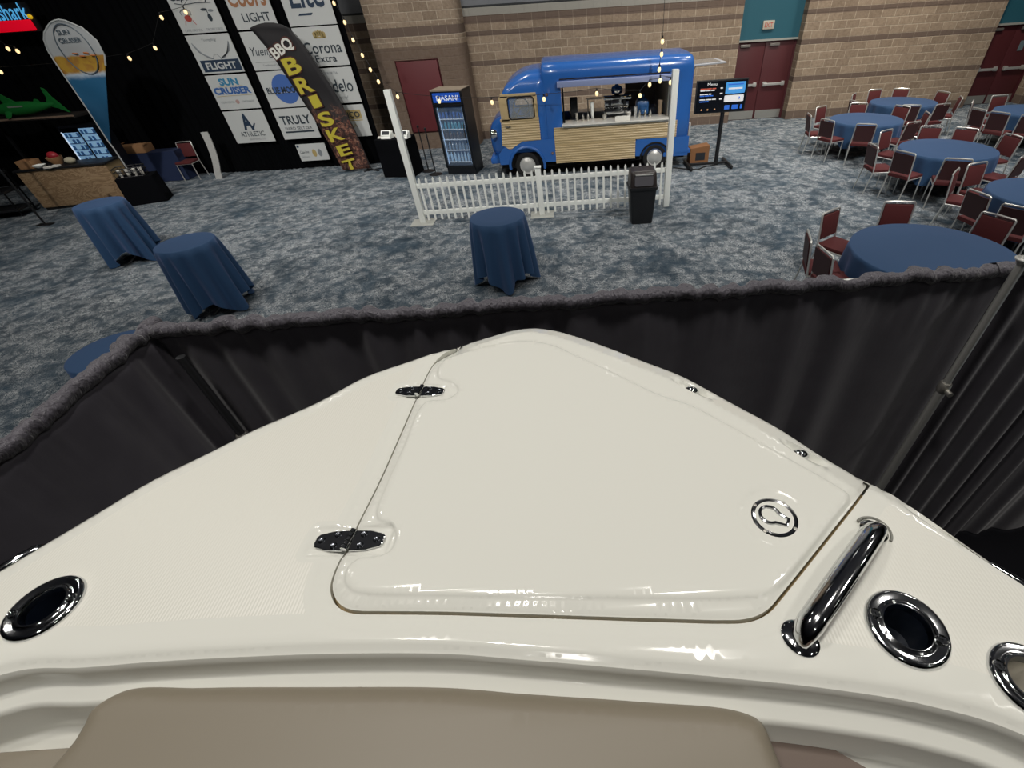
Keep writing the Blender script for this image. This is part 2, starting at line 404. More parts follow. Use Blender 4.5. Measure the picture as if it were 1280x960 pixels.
for x, lab in ((6.43, 'small pale exit sign over the maroon double doors beside the menu screen'), (14.55, 'pale exit sign at the top right over the corner maroon doors')):
    e = thing('exit_sign', lab, 'sign', (x, YW + .3, 2.52), group='exit signs over the doors')
    MB(e.location).span((x - .17, YW + .24, 2.42), (x + .17, YW + .3, 2.63), bev=.01).build('housing', mat('exit_housing', 'b9b3a4', .4), e)
    letters('EXIT', mat('exit_red', 'b5483a', .5, emit='b5483a', es=.2), e, (x, YW + .24, 2.525), (1, 0, 0), (0, 0, 1), .24, .11, bold=.01)
# ------------------------------------------------------------------ boat
ZD = 2.70
boat = thing('boat', 'cream white boat bow in the foreground with hatch, chrome fittings and taupe cushion', 'boat', (-.2, .3, 0))
def D(u, v, z=ZD): return at_z(u, v, z)
def DL(l, z=ZD): return [D(u, v, z) for u, v in l]
M_gel = mat('cream_gelcoat', 'dbdbd3', .12, coat=.15)
def nonskid():
    t = NT('ribbed_nonskid', .38); t.b.inputs['Base Color'].default_value = lin('d8d7ce')
    sp = t.nt.nodes.new('ShaderNodeSeparateXYZ'); t.lk(t.tc, sp.inputs[0])
    w = t.math('SINE', t.math('MULTIPLY', sp.outputs[0], 2 * PI / .0052)); t.bump(w, .11, .002); return t.m
M_non = nonskid()
outR = [(571, 431), (610, 419), (641, 410.5), (666, 407.5), (691, 410), (719, 417), (760, 431), (807, 449), (854, 467), (916, 500), (979, 534), (1029, 566), (1088, 600)]
farR = [(1088, 600), (1142, 634), (1189, 662), (1236, 692), (1280, 720)]
farL = [(571, 431), (516, 450), (454, 472), (400, 501), (360, 519), (322, 535), (266, 563), (187, 602), (125, 639), (56, 680), (0, 713)]
ER = crv(DL(outR, 2.68)); ERf = crv(DL(farR, 2.682) + [Vector((.86, .02, 0)), Vector((1.12, -.4, 0)), Vector((1.3, -.9, 0))], .012)
ELf = crv(DL(farL, 2.69) + [Vector((-1.24, .18, 0)), Vector((-1.5, -.2, 0)), Vector((-1.75, -.9, 0))], .012)
EDGE = np.vstack([ELf[::-1], ER[1:], ERf[1:]])
seam = [(1088, 600), (1067, 629), (1036, 668), (1005, 707), (975, 744), (962, 759), (948, 768), (930, 773), (900, 774), (840, 772.5), (732, 769), (640, 766), (556, 763.5), (470, 762.6), (447, 762.2), (432, 759), (422, 752), (416, 741), (415, 729), (420, 712), (430, 691), (447.5, 656), (475.6, 600), (500.6, 544), (522.5, 494), (540, 458), (550.6, 445), (561, 437), (571, 431)]
SEAM = crv(DL(seam, 2.698), .006); SEAM[0] = ER[-1]; SEAM[-1] = ER[0]
LID = np.vstack([ER[:-1], SEAM[:-1]])
INN = crv(DL([(556, 451), (579, 442.5), (626, 430.5), (657, 427.5), (688, 432), (719, 445), (760, 464), (822, 494), (863, 508), (907, 531), (947, 553), (991, 578), (1032, 601), (1060, 620), (1060, 626), (1042, 648), (1008, 692), (975, 730), (955, 744), (930, 748), (732, 748), (533, 745), (460, 743), (440, 738), (432, 727), (436, 710), (448, 700), (472, 697), (488, 690), (496, 672), (490, 656), (474, 650), (472, 640), (485, 605), (507, 556), (524, 514), (535, 503), (560, 500), (573, 490), (566, 479), (550, 474), (548, 462), (556, 451)]), .006)[:-1]
L1 = crv([Vector((-1.5, -.9, 0)), Vector((-1.32, -.25, 0)), Vector((-1.08, .16, 0))] + DL([(0, 840), (100, 832), (200, 824), (400, 815), (560, 815), (650, 822), (770, 832), (900, 844), (1049, 860), (1165, 880), (1280, 915)]) + [Vector((.66, .0, 0)), Vector((.86, -.3, 0)), Vector((1.05, -.9, 0))], .012)
H1, H2, LAT = D(525, 489), D(437, 675.5), D(967.5, 647.5)
hang = [math.atan2(-.012, .120), math.atan2(-.006, .123)]
def padd(P, c, a, hw, hh):
    q = P - np.array(c[:2]); x = q[:, 0] * math.cos(a) + q[:, 1] * math.sin(a); y = -q[:, 0] * math.sin(a) + q[:, 1] * math.cos(a)
    return np.hypot(np.maximum(np.abs(x) - hw, 0), np.maximum(np.abs(y) - hh, 0))
def padcurve(c, a, hw, hh, r):
    return np.array([(c[0] + x * math.cos(a) - y * math.sin(a), c[1] + x * math.sin(a) + y * math.cos(a)) for x, y in rrect(2 * (hw + r), 2 * (hh + r), r + .001)])
PK = [(D(866, 486, 2.69), .056, .019), (D(1004, 566, 2.69), .050, .018)]
EA = math.atan2(-.077, .063)
def elld(P, c, a, A, B):
    q = P - np.array(c[:2]); x = q[:, 0] * math.cos(a) + q[:, 1] * math.sin(a); y = -q[:, 0] * math.sin(a) + q[:, 1] * math.cos(a); return np.hypot(x / A, y / B)
def ellc(c, a, A, B, n=28): return np.array([(c[0] + A * math.cos(t) * math.cos(a) - B * math.sin(t) * math.sin(a), c[1] + A * math.cos(t) * math.sin(a) + B * math.sin(t) * math.cos(a)) for t in np.arange(n) * 2 * PI / n])
PKA = [math.atan2(-.166, .18), math.atan2(-.12, .105)]
SCO = (D(1246, 706, 2.685), math.atan2(-.100, .068), .16, .022)
def pads(P):
    return -.004 * (1 - sst(padd(P, H1, hang[0], .056, .016) / .008)) - .004 * (1 - sst(padd(P, H2, hang[1], .066, .022) / .010))
def lid_z(P):
    dE = pdist(P, EDGE); z = ZD - .026 * np.clip(1 - dE / .062, 0, 1) - .007 * (1 - sst(dE / .010))
    z -= .005 * (1 - sst(pdist(P, LID, True) / .010))
    s = pdist(P, INN, True) * np.where(pin(P, INN), 1, -1)
    z += .0055 * sst((s + .0035) / .007) + pads(P) - .0025 * (1 - sst((np.hypot(*(P - np.array(LAT[:2])).T) - .052) / .008))
    for (c, A, B), a in zip(PK, PKA): z -= .015 * sst((1 - elld(P, c, a, A, B)) / .35)
    return z
m = MB(boat.location)
feats = [(off(LID, s * k, True), True) for k in (.003, .007) for s in (1,)]
LIDI = [C for C in (off(LID, .003, True), off(LID, .007, True), off(LID, -.003, True), off(LID, -.007, True)) if pin(C[::20], LID).mean() > .8]
feats = [(C, True) for C in LIDI] + [(off(ER, d)[4:-4], False) for d in (-.010, -.02, -.062)] + [(C, True) for C in (INN, off(INN, .004, True), off(INN, -.004, True))]
for c, a, hw, hh in ((H1, hang[0], .056, .016), (H2, hang[1], .066, .022)):
    for r in (.001, .005, .010): feats.append((padcurve(c, a, hw, hh, r), True))
for r in (.050, .056, .062): feats.append((ellc(LAT, 0, r, r, 48), True))
for (c, A, B), a in zip(PK, PKA):
    for k in (1, .82, .64): feats.append((ellc(c, a, A * k, B * k), True))
sheet(m, LID, feats, lid_z, .014)
zz = lid_z(LID); m.loft([[(x, y, z) for (x, y), z in zip(LID, zz)], [(x, y, z - .03) for (x, y), z in zip(LID, zz)]], True)
m.build('anchor_hatch', M_gel, boat, ang=60, label='cream anchor locker hatch lid')

GAP = off(SEAM, .0045); 
if pin(GAP[::15], LID).mean() > .5: GAP = off(SEAM, -.0045)
GAP[0] = ERf[0] + (ERf[3] - ERf[0]) * .12; GAP[-1] = ELf[0] + (ELf[3] - ELf[0]) * .12
DECK = np.vstack([ELf[1:], L1, ERf[::-1][:-1], GAP])
Lw = lambda P: np.where(P[:, 0] > .3, .036, .022)
def deck_z(P):
    w = Lw(P); dE = pdist(P, EDGE); z = ZD - .45 * w * np.clip(1 - dE / w, 0, 1) - .005 * (1 - sst(dE / .008))
    dl = pdist(P, LID, True); z += .003 * sst((dl - .024) / .010) - .003 - .004 * (1 - sst((dl - .0045) / .009))
    z -= .008 * (1 - sst(pdist(P, L1) / .016))
    z -= .018 * sst((1 - elld(P, *SCO)) / .4)
    return z + pads(P)
sg = -1 if pin(off(SEAM, .03)[::15], LID).mean() > .5 else 1
ns = lambda P: (pdist(P, LID, True) > .042) & (pdist(P, EDGE) > .045) & (pdist(P, L1) > .055) & (padd(P, H1, hang[0], .056, .016) > .018) & (padd(P, H2, hang[1], .066, .022) > .018)
feats = [(off(SEAM, sg * d)[8:-8], False) for d in (.010, .024, .029, .034, .042)]
feats += [(off(ELf, s * d)[4:-2], False) for d in (.008, .022, .045) for s in (1, -1)] + [(off(ERf, s * d)[3:-2], False) for d in (.008, .036, .045) for s in (1, -1)]
feats += [(off(L1, s * d)[2:-2], False) for d in (.005, .010, .016, .055) for s in (1, -1)]
for c, a, hw, hh in ((H1, hang[0], .056, .016), (H2, hang[1], .066, .022)):
    for r in (.001, .005, .010, .018): feats.append((padcurve(c, a, hw, hh, r), True))
for k in (1, .85, .7, .55): feats.append((ellc(SCO[0], SCO[1], SCO[2] * k, SCO[3] * k, 48), True))
feats = [(C[pin(C, DECK)] if not cl else C, cl) for C, cl in feats]
HOLES = [(Vector((-.883, .351)), .0525 * .54), (Vector((.439, .238)), .0535 * .54), (D(1287, 851), .046 * .54)]
feats += [(ellc(c, 0, r, r, 32), True) for c, r in HOLES]
m = MB(boat.location); sheet(m, DECK, feats, deck_z, .018, lambda c: np.where(np.any([np.hypot(c[:, 0] - h[0], c[:, 1] - h[1]) < r * .995 for h, r in HOLES], 0), 9, ns(c).astype(int)))
keep = [i for i, q in enumerate(m.mi) if q != 9]; m.f = [m.f[i] for i in keep]; m.mi = [m.mi[i] for i in keep]
zz = deck_z(GAP); m.loft([[(x, y, z) for (x, y), z in zip(GAP, zz)], [(x, y, z - .04) for (x, y), z in zip(GAP, zz)]], False)
m.build('deck', [M_gel, M_non], boat, ang=60)
# seal seen in the hatch gap
G2 = off(SEAM, sg * .002); MB(boat.location).tube([(x, y, z - .020) for (x, y), z in zip(G2[3:-3:2], lid_z(SEAM)[3:-3:2])], .007, 6).build('hatch_seal', mat('tan_rubber_seal', '8f7b56', .7), boat)
# coaming along the aft edge of the deck and down into the cockpit
nA = off(L1, 1.0) - L1
if nA[len(nA) // 2][1] > 0: nA = -nA
lz = deck_z(L1)
rows = []
for d, z in ((0, 0), (.003, -.005), (.005, -.012), (.008, -.036), (.012, -.040), (.030, -.041), (.034, -.044), (.037, -.05), (.045, -.105), (.05, -.112), (.085, -.116), (.09, -.122), (.11, -.35), (.12, -.9)):
    rows.append([(x + n[0] * d, y + n[1] * d, 2.692 + z) for (x, y), n in zip(L1, nA)])
MB(boat.location).loft(rows, False).build('coaming', M_gel, boat, ang=50)
# hull below the deck edge
ze = np.where(np.arange(len(EDGE)) < len(ELf), deck_z(EDGE), np.where(np.arange(len(EDGE)) < len(ELf) + len(ER) - 1, lid_z(EDGE), deck_z(EDGE)))
ze = np.convolve(np.pad(ze, 6, mode='edge'), np.ones(13) / 13, 'valid')
nE = off(EDGE, 1.0) - EDGE
if nE[len(ELf) // 2][0] > 0: nE = -nE
rows = []
for d, z in ((-.002, .000), (.004, -.003), (.008, -.010), (.009, -.030), (.004, -.040), (.0, -.045)):
    rows.append([(x + n[0] * d, y + n[1] * d, q + z) for (x, y), n, q in zip(EDGE, nE, ze)])
for s, z in ((.985, 2.4), (.9, 1.9), (.74, 1.3), (.5, .8), (.2, .4)):
    rows.append([(-.25 + (x + .25) * s, -.9 + (y + .9) * (s if s > .5 else s), z) for x, y in EDGE])
MB(boat.location).loft(rows, False).build('hull', mat('white_hull_gelcoat', 'e6e5dc', .2, coat=.3), boat, ang=50)
MB(boat.location).span((-.35, -.85, .012), (-.15, -.6, .62), bev=.02).build('keel_block', M_wood, boat)

# cushions
M_vin = mat('taupe_vinyl', '7d7566', .5)
cu = crv([Vector((-.9, -.3, 0)), Vector((-.80, .02, 0))] + DL([(85, 925), (108, 885), (150, 858)], 2.66) + DL([(250, 853), (400, 852), (560, 853), (650, 860), (800, 870), (925, 882), (955, 897), (975, 940)], 2.66) + [Vector((.235, .02, 0)), Vector((.24, -.3, 0))], .01)
def cush_z(P):
    d = pdist(P, cu, True); return 2.668 - .035 * (1 - np.sqrt(1 - (1 - np.clip(d / .03, 0, 1)) ** 2)) - .25 * np.clip(.10 - P[:, 1], 0, 1) ** 1.2
m = MB(boat.location); fs = [(off(cu, s * d, True), True) for d in (.002, .006, .012, .02, .03) for s in (1, -1)]
sheet(m, cu, [(C[pin(C, cu)], False) for C, _ in fs], cush_z, .025); q = cush_z(cu)
m.loft([[(x, y, z) for (x, y), z in zip(cu, q)], [(x, y, 2.35) for x, y in cu]], True)
m.build('bow_backrest', M_vin, boat, ang=60, label='taupe vinyl backrest cushion')
M_vin_shade = mat('shaded_vinyl', '5f5046', .55)  # darker vinyl for the right seat, its shade put into the colour
MB(boat.location).span((-1.12, -.9, 2.3), (-.72, .188, 2.602), bev=.012).build('seat_cushion', M_vin, boat, label='taupe vinyl side seat cushion')
MB(boat.location).prism([(.19, .16), (.262, .163), (.36, .100), (.48, -.06), (.5, -.9), (.19, -.9)], (0, 0, 2.3), (1, 0, 0), (0, 1, 0), (0, 0, .296)).build('seat_cushion', M_vin_shade, boat, smooth=False, label='vinyl side seat cushion, colour darkened for shade')

# fittings
def hinge(c, a, L, hh):
    Rm = Matrix.Rotation(a, 3, 'Z'); cc = Vector((c[0], c[1], 0)); z0 = ZD - .003
    tr = lambda x, y, z: cc + Rm @ Vector((x, y, z))
    m = MB(boat.location)
    for s in (-1, 1):
        pl = [(.006, -hh), (L * .55, -hh * .95), (L * .93, -hh * .62), (L, -hh * .35), (L, hh * .35), (L * .93, hh * .62), (L * .55, hh * .95), (.006, hh)]
        ins = [(x - .0015 if x > .02 else x, y * .93) for x, y in pl]
        r0 = [tr(s * x, y, z0) for x, y in pl]; r1 = [tr(s * x, y, z0 + .0035) for x, y in pl]; r2 = [tr(s * x, y, z0 + .0048) for x, y in ins]
        m.loft([r0, r1, r2], True, True, True)
    for k in range(5):
        y0 = -hh + k * hh * .4; sh = .012 / hh * 0
        m.cyl(tr(.2 * y0 * .6, y0 + .0008, z0 + .006), tr(.2 * (y0 + hh * .4) * .6, y0 + hh * .4 - .0008, z0 + .006), .0062, n=12)
    h = m.build('hinge', M_chrome, boat, ang=30, label='chrome hatch hinge')
    for s in (-1, 1):
        for x, y in ((L * .38, hh * .55), (L * .38, -hh * .55), (L * .80, 0)):
            b = MB(boat.location); p = tr(s * x, y, z0 + .0045); b.lathe([(.0001, .0004), (.0035, .0004), (.0052, .0012), (.0064, .0004), (.0064, 0)], 14, p)
            b.box(p + Vector((0, 0, .0009)), (.006, .0011, .0006), rz=.6).box(p + Vector((0, 0, .0009)), (.0011, .006, .0006), rz=.6)
            b.build('screw', mat('screw_steel', '5b5e63', .25, 1), h)
hinge(H1, hang[0], .060, .0165); hinge(H2, hang[1], .0615, .0195)

lt = MB(boat.location); c = Vector((LAT[0], LAT[1], ZD - .001))
lt.lathe([(.041, 0), (.0405, .003), (.036, .0055), (.032, .0045), (.0305, .0015), (.0001, .001)], 40, c)
lt = lt.build('pull_latch', M_chrome, boat, label='round chrome pull latch')
a0 = math.radians(-35); ring = []
for k in range(26):
    t = math.radians(40 + 280 * k / 25); ring.append((-.008 + .0165 * math.cos(t), .0165 * math.sin(t)))
ring = [(.022, .007), (.012, .0085)] + ring + [(.012, -.0085), (.022, -.007)]
R2 = Matrix.Rotation(a0, 2)
MB(boat.location).tube([(c.x + (R2 @ Vector(p)).x, c.y + (R2 @ Vector(p)).y, c.z + .004) for p in ring], .0035, 8, True).build('pull_ring', M_chrome, lt)
b = MB(boat.location)
for k in range(4):
    t = PI / 4 + k * PI / 2; b.lathe([(.0001, .0012), (.003, .001), (.0032, 0)], 10, c + Vector((.036 * math.cos(t), .036 * math.sin(t), .0052)))
b.build('screw', M_steel, lt)

def rod_holder(c, r, maj, hole, dark, name, lab):
    c = Vector((c[0], c[1], ZD - .0005)); m = MB(boat.location)
    m.lathe([(r, 0), (r * 1.0, .003), (r * .95, .0075), (r * .86, .0085), (r * .74, .005), (r * .66, .0055), (r * .62, .008), (r * .57, .008), (r * .535, .004), (r * .53, -.05)], 44, c, cap=False)
    o = m.build(name, M_chrome, boat, ang=50, label=lab)
    MB(boat.location).lathe([(r * .528, -.004), (r * .52, -.06), (.0001, -.062)], 32, c, cap=False).build('liner', dark, o)
    for s in (0, PI):
        p = c + Vector((math.cos(maj + s), math.sin(maj + s), 0)) * r * .76 + Vector((0, 0, .0056))
        b = MB(boat.location).lathe([(.0001, .002), (.005, .002), (.0065, .004), (.0078, .002), (.0082, -.001)], 14, p); b.box(p + Vector((0, 0, .0026)), (.0085, .0016, .0012), rz=.4); b.box(p + Vector((0, 0, .0026)), (.0016, .0085, .0012), rz=.4)
        b.build('screw', M_chrome, o)
M_liner = mat('navy_rubber_liner', '0b1422', .4)
rod_holder((-.883, .351), .0525, math.radians(15), .5, M_liner, 'rod_holder', 'chrome rod holder with black socket')
rod_holder((.439, .238), .0535, math.radians(150), .5, M_liner, 'rod_holder', 'chrome rod holder with black socket')
cR = D(1287, 851); rod_holder((cR.x, cR.y), .046, math.radians(150), .5, M_steel, 'cup_holder', 'chrome cup holder with bright steel bowl')

A, B = D(1000, 798), D(1092, 664); u = (B - A).normalized(); L = (B - A).length
pts = []
for k in range(15):
    t = k / 14; pts.append(A + u * L * t + Vector((0, 0, .006 + .026 * math.sin(PI * min(1, max(0, t))) ** .45)))
h = MB(boat.location).tube([A + Vector((0, 0, -.002))] + pts + [B + Vector((0, 0, -.002))], [.016] * 2 + [.0195] * 13 + [.016] * 2, 16, flat=(1.1, .78)).build('grab_handle', M_chrome, boat, ang=60, label='chrome grab handle')
for p, r in ((A, .023), (B, .019)):
    MB(boat.location).lathe([(r, 0), (r, .003), (r * .8, .007), (.0001, .008)], 28, (p.x, p.y, ZD - .001), sx=1.15, rot=math.atan2(u.y, u.x) + PI / 2).build('handle_foot', M_chrome, h)
b = MB(boat.location)
for k in range(24):
    t = PI * k / 23 - PI / 2; 
    b.v.append(tuple(Vector((B.x, B.y, ZD)) + Matrix.Rotation(math.atan2(u.y, u.x), 3, 'Z') @ Vector((.026 * math.cos(t), .026 * math.sin(t), .001))))
p = [Vector(v) for v in b.v]; MB(boat.location).tube(p, .0022, 6).build('handle_gasket', mat('grey_gasket', '77776f', .5), boat)
# pop-up lights sunk in the hatch edge, and the chrome cleats along the gunwale
for (c, A_, B_), a in zip(PK, PKA):
    z0 = float(lid_z(np.array([c[:2]]))[0]) - .002; q = Vector((c[0], c[1], z0)) - Vector((math.cos(a), math.sin(a), 0)) * .006
    m = MB(boat.location)
    for k in range(5):
        pass
    m.ball(q, .0165, 18, 10, (1.3, .8, .95)).build('navigation_light', M_chrome, boat, label='small chrome light sunk in the hatch edge')
    MB(boat.location).lathe([(.0001, .0012), (.0025, .001), (.003, 0)], 10, q + Vector((math.cos(a), math.sin(a), 0)) * .024 + Vector((0, 0, .004))).build('screw', M_steel, boat)
def cleat(a, b, nme, r=.0065):
    a, b = Vector(a), Vector(b); u = (b - a).normalized(); n = Vector((-u.y, u.x, 0))
    m = MB(boat.location).tube([a - Vector((0, 0, .004)), a + u * .012 + Vector((0, 0, .004)), (a + b) / 2 + Vector((0, 0, .005)), b - u * .012 + Vector((0, 0, .004)), b - Vector((0, 0, .004))], [r * .6, r, r, r, r * .6], 12, flat=(1.3, .7))
    m.lathe([(.0001, .002), (.005, .002), (.006, -.004)], 12, a - n * .012 + u * .03).lathe([(.0001, .002), (.005, .002), (.006, -.004)], 12, b - n * .012 - u * .03)
    m.build(nme, M_chrome, boat, label='slim chrome pull-up cleat on the gunwale')
cleat(D(1226, 704, 2.685), D(1330, 768, 2.685), 'cleat', .009); cleat(D(57, 680, 2.692), D(-40, 738, 2.692), 'cleat', .006)
# ------------------------------------------------------------------ drape round the boat
ZT = 2.38
def drape_mat():
    t = NT('black_poly_drape', .55); b = t.b; b.inputs['Specular IOR Level'].default_value = .45; b.inputs['Sheen Weight'].default_value = .3
    mp = t.nt.nodes.new('ShaderNodeMapping'); t.lk(t.tc, mp.inputs[0]); mp.inputs['Scale'].default_value = (1, 1, .3); mp.inputs['Rotation'].default_value = (.5, .5, 0)
    a = t.noise(mp.outputs[0], 55, 2, .4); c = t.noise(t.tc, 60, 2); sp = t.nt.nodes.new('ShaderNodeSeparateXYZ'); t.lk(t.tc, sp.inputs[0])
    top = t.step(sp.outputs[2], 2.325, 2.345)
    h = t.math('ADD', t.math('MULTIPLY', a, t.math('ADD', t.math('MULTIPLY', top, .95), .05)), t.math('MULTIPLY', c, t.math('MULTIPLY', top, .35)))
    t.bump(h, 1, .014)
    return t.col(t.mix(t.noise(t.tc, 7, 3), lin('423f47'), lin('56535b')))
M_drape = drape_mat()
M_drapeL = M_drape
def drape(name, label, pts, amp=.02, wl=.21, seed=1, top=ZT, m=M_drape, group=None, cat='drape', nz=18, hem=.03, ruffle=True, step=.009):
    rng = np.random.RandomState(seed); P = crv([Vector((x, y, 0)) for x, y in pts], step)
    seg = np.r_[0, np.cumsum(np.linalg.norm(np.diff(P, axis=0), axis=1))]; N = off(P, 1.0) - P
    def rnd(per, lo=-1, hi=1):
        g = np.arange(0, seg[-1] + 2 * per, per); return np.interp(seg, g, rng.uniform(lo, hi, len(g)))
    def smooth(x, k): return np.convolve(np.pad(x, k, mode='edge'), np.hanning(2 * k + 3)[1:-1] / np.hanning(2 * k + 3).sum(), 'valid')
    ph = np.cumsum(np.full(len(P), step) * 2 * PI / wl * (1 + .6 * rnd(.35)))
    A = np.sin(ph) * amp * smooth(rnd(.3, .35, 1.2), 8); B = np.sin(ph * 2.3 + 1 + rnd(.5)) * amp * .3 * smooth(rnd(.25, 0, 1), 8); Cw = smooth(rnd(.55), 20) * amp * 1.1
    f1, f2, f3 = smooth(rnd(.021), 1), smooth(rnd(.034), 1), smooth(rnd(.06), 2)
    org = Vector((P[:, 0].mean(), P[:, 1].mean(), 0)); mb = MB(org); rows = []
    prof = [(0, hem + (top - .10 - hem) * (k / nz), 0) for k in range(nz + 1)]
    if ruffle: prof += [(0, top - .066, .5), (.008, top - .046, 1), (.022, top - .032, 1), (.030, top - .012, 1), (.026, top + .006, 1), (.011, top + .017, 1), (-.011, top + .017, 1), (-.026, top + .006, 1), (-.030, top - .012, 1), (-.022, top - .032, 1), (-.008, top - .046, 1)]
    else: prof += [(0, top, 0)]
    for i, (o, z, fz) in enumerate(prof):
        k = z / top; f = 1 - .55 * max(0, (k - .6) / .4) ** 1.5
        near = max(0, (k - .86) / .14) if not fz else 1
        tot = (A * f + B * (1 - k * .6) + Cw * (.4 + .6 * (1 - k))) * (1 - fz) + o * (1 + (.30 * f1 + .30 * f2) * fz) + (f1 * .004 + f2 * .006 + f3 * .006) * near
        lift = (f1 * .005 + f2 * .009 + f3 * .006) * fz
        sl = np.roll(f2, i % 3) * .006 * fz
        rows.append([(x + n[0] * t + n[1] * q, y + n[1] * t - n[0] * q, z + l) for (x, y), n, t, l, q in zip(P, N, tot, lift, sl)])
    mb.loft(rows, False); o = mb.build(name, m, None, ang=80); o.location = org
    return tag(o, label, cat, group)
DC = (-1.865, 1.765); DR = (1.945, 1.80)
drape('drape', 'long black pleated drape along the crossbar in front of the bow', [(DC[0] - .06, DC[1]), (-.9, 1.774), (0, 1.782), (1.0, 1.791), (DR[0] + .04, DR[1] + .0)], seed=3, group='black drapes round the boat')
drape('drape', 'black pleated drape at the right edge beyond the silver upright', [(DR[0] - .03, 1.805), (2.05, 1.806), (2.6, 1.81), (3.6, 1.82), (4.6, 1.83)], seed=8, group='black drapes round the boat')
drape('drape', 'black pleated drape on the left running back from the corner upright beside the boat', [(-1.93, -2.2), (-1.92, -.6), (-1.92, .6), (-1.93, 1.84)], seed=5, group='black drapes round the boat')
def upright(x, y, label, knob_z, top=ZT, metal=None):
    metal = metal or M_alu
    t = thing('drape_upright', label, 'pole', (x, y, 0), group='uprights of the drape frame')
    MB().span((-.2, -.2, 0), (.2, .2, .012), bev=.004).build('base_plate', mat('base_steel', '55565a', .4, .8), t)
    MB().cyl((0, 0, .01), (0, 0, 1.75), .024).build('pole', metal, t, label='outer tube')
    MB().cyl((0, 0, 1.74), (0, 0, top + .055), .019).build('inner_pole', metal, t)
    MB().lathe([(.026, 0), (.03, .01), (.03, .05), (.024, .06)], 16, (0, 0, 1.70)).cyl((0, -.03, knob_z), (0, -.06, knob_z), .014).build('collar', M_steel, t)
    if top == ZT: MB().lathe([(.019, 0), (.021, .004), (.03, .022), (.036, .026), (.036, .03), (.026, .031), (.018, .02), (.0001, .019)], 20, (0, 0, top + .05)).build('finial_cup', M_alu, t)
    return t
upright(DR[0], DR[1] - .07, 'silver upright pole in front of the black drape at the right', 1.72)
upright(DC[0] + .07, DC[1] - .07, 'dark silver upright pole at the left corner of the black drape', 1.72, ZT - .17, mat('dull_steel', '6a6b6e', .35, .9))
for a, b, lab in (((DC[0], DC[1]), (DR[0], DR[1]), 'crossbar hidden in the sleeve of the long black drape'), ((DR[0], 1.8), (4.6, 1.83), 'crossbar in the sleeve of the drape at the right edge'), ((-1.93, -2.2), (-1.93, 1.74), 'crossbar in the sleeve of the left drape')):
    c = (Vector(a) + Vector(b)) / 2; mb = MB((c.x, c.y, ZT - .01)).cyl((a[0], a[1], ZT - .01), (b[0], b[1], ZT - .01), .012); o = mb.build('crossbar', M_alu); o.location = mb.org; tag(o, lab, 'pole', 'crossbars of the drape frame')

o = MB().span((-2.0, -6, 0), (4.7, 1.95, .012), bev=.004).build('booth_carpet', mat('black_booth_carpet', '121215', .95, spec=.05, bump=.2, bscale=200)); tag(o, 'black carpet laid under the boat inside the drape', 'carpet')
# ------------------------------------------------------------------ tables
M_tsteel = mat('table_steel', '6d6e70', .4, .8)
def cloth(c, r, h, hem_lo, hem_hi, corners, seed, name, label, group, rot=0, folds=12, spread=.10, fa=.075):
    rng = np.random.RandomState(seed); n = 144; org = Vector((c[0], c[1], h)); mb = MB(org); a = np.arange(n) * 2 * PI / n
    wob = rng.uniform(.6, 1.3, folds); fold = np.zeros(n)
    fold = np.sin(a * folds + .8 * np.sin(a * 3 + seed)) * np.interp(a, np.arange(folds + 1) * 2 * PI / folds, np.r_[wob, wob[0]])
    cc = (.5 + .5 * np.cos(corners * (a - rot))) ** 1.5
    hem = hem_hi + (hem_lo - hem_hi) * cc + .012 * np.sin(a * 5 + seed)
    rows = [[(c[0] + .001 * math.cos(t), c[1] + .001 * math.sin(t), h + .006) for t in a], [(c[0] + r * .55 * math.cos(t), c[1] + r * .55 * math.sin(t), h + .006) for t in a], [(c[0] + (r - .015) * math.cos(t), c[1] + (r - .015) * math.sin(t), h + .006) for t in a], [(c[0] + r * math.cos(t), c[1] + r * math.sin(t), h + .001) for t in a]]
    for k in range(1, 11):
        q = k / 10; rows.append([(c[0] + (r + .008 + q * spread * (.3 + .7 * cc[i]) * .6 + fold[i] * fa * q ** .7) * math.cos(t), c[1] + (r + .008 + q * spread * (.3 + .7 * cc[i]) * .6 + fold[i] * fa * q ** .7) * math.sin(t), h - .004 - (h - hem[i]) * q) for i, t in enumerate(a)])
    mb.loft(rows, True, True); o = mb.build(name, M_navy, None, ang=75); o.location = org
    return tag(o, label, 'tablecloth', group)
def cocktail(c, r, label, clabel, seed, rot, lo=.02, hi=.24):
    t = thing('cocktail_table', label, 'table', (c[0], c[1], 0), group='standing cocktail tables')
    MB().lathe([(r - .004, 0), (r - .004, .022), (.0001, .022)], 40, (0, 0, 1.022)).build('tabletop', M_wood, t)
    MB().cyl((0, 0, .03), (0, 0, 1.02), .035).build('column', M_bmetal, t)
    for k in range(2):
        an = k * PI / 2 + .4 + rot; d = Vector((math.cos(an), math.sin(an), 0)) * .27
        MB().tube([-d, -d * .5 + Vector((0, 0, .03)), Vector((0, 0, .05)), d * .5 + Vector((0, 0, .03)), d], [.015, .02, .03, .02, .015], 8).xf(Matrix.Translation((0, 0, .015))).build('foot_bar', M_tsteel, t)
    cloth(c, r, 1.05, lo, hi, 4, seed, 'tablecloth', clabel, 'navy cloths on the cocktail tables', rot)
cocktail((-1.05, 6.63), .40, 'cocktail table under the navy cloth nearest the picket fence', 'navy blue cloth draped over the cocktail table nearest the picket fence', 2, math.radians(-85))
cocktail((-5.50, 6.41), .375, 'cocktail table under navy cloth left of the brisket flag, nearer of two', 'navy blue cloth with light blue top on the nearer of the two left cocktail tables', 5, math.radians(-120))
cocktail((-8.43, 8.60), .375, 'cocktail table under navy cloth standing before the wood bar', 'darker navy cloth on the cocktail table standing before the wood bar', 7, math.radians(-110))
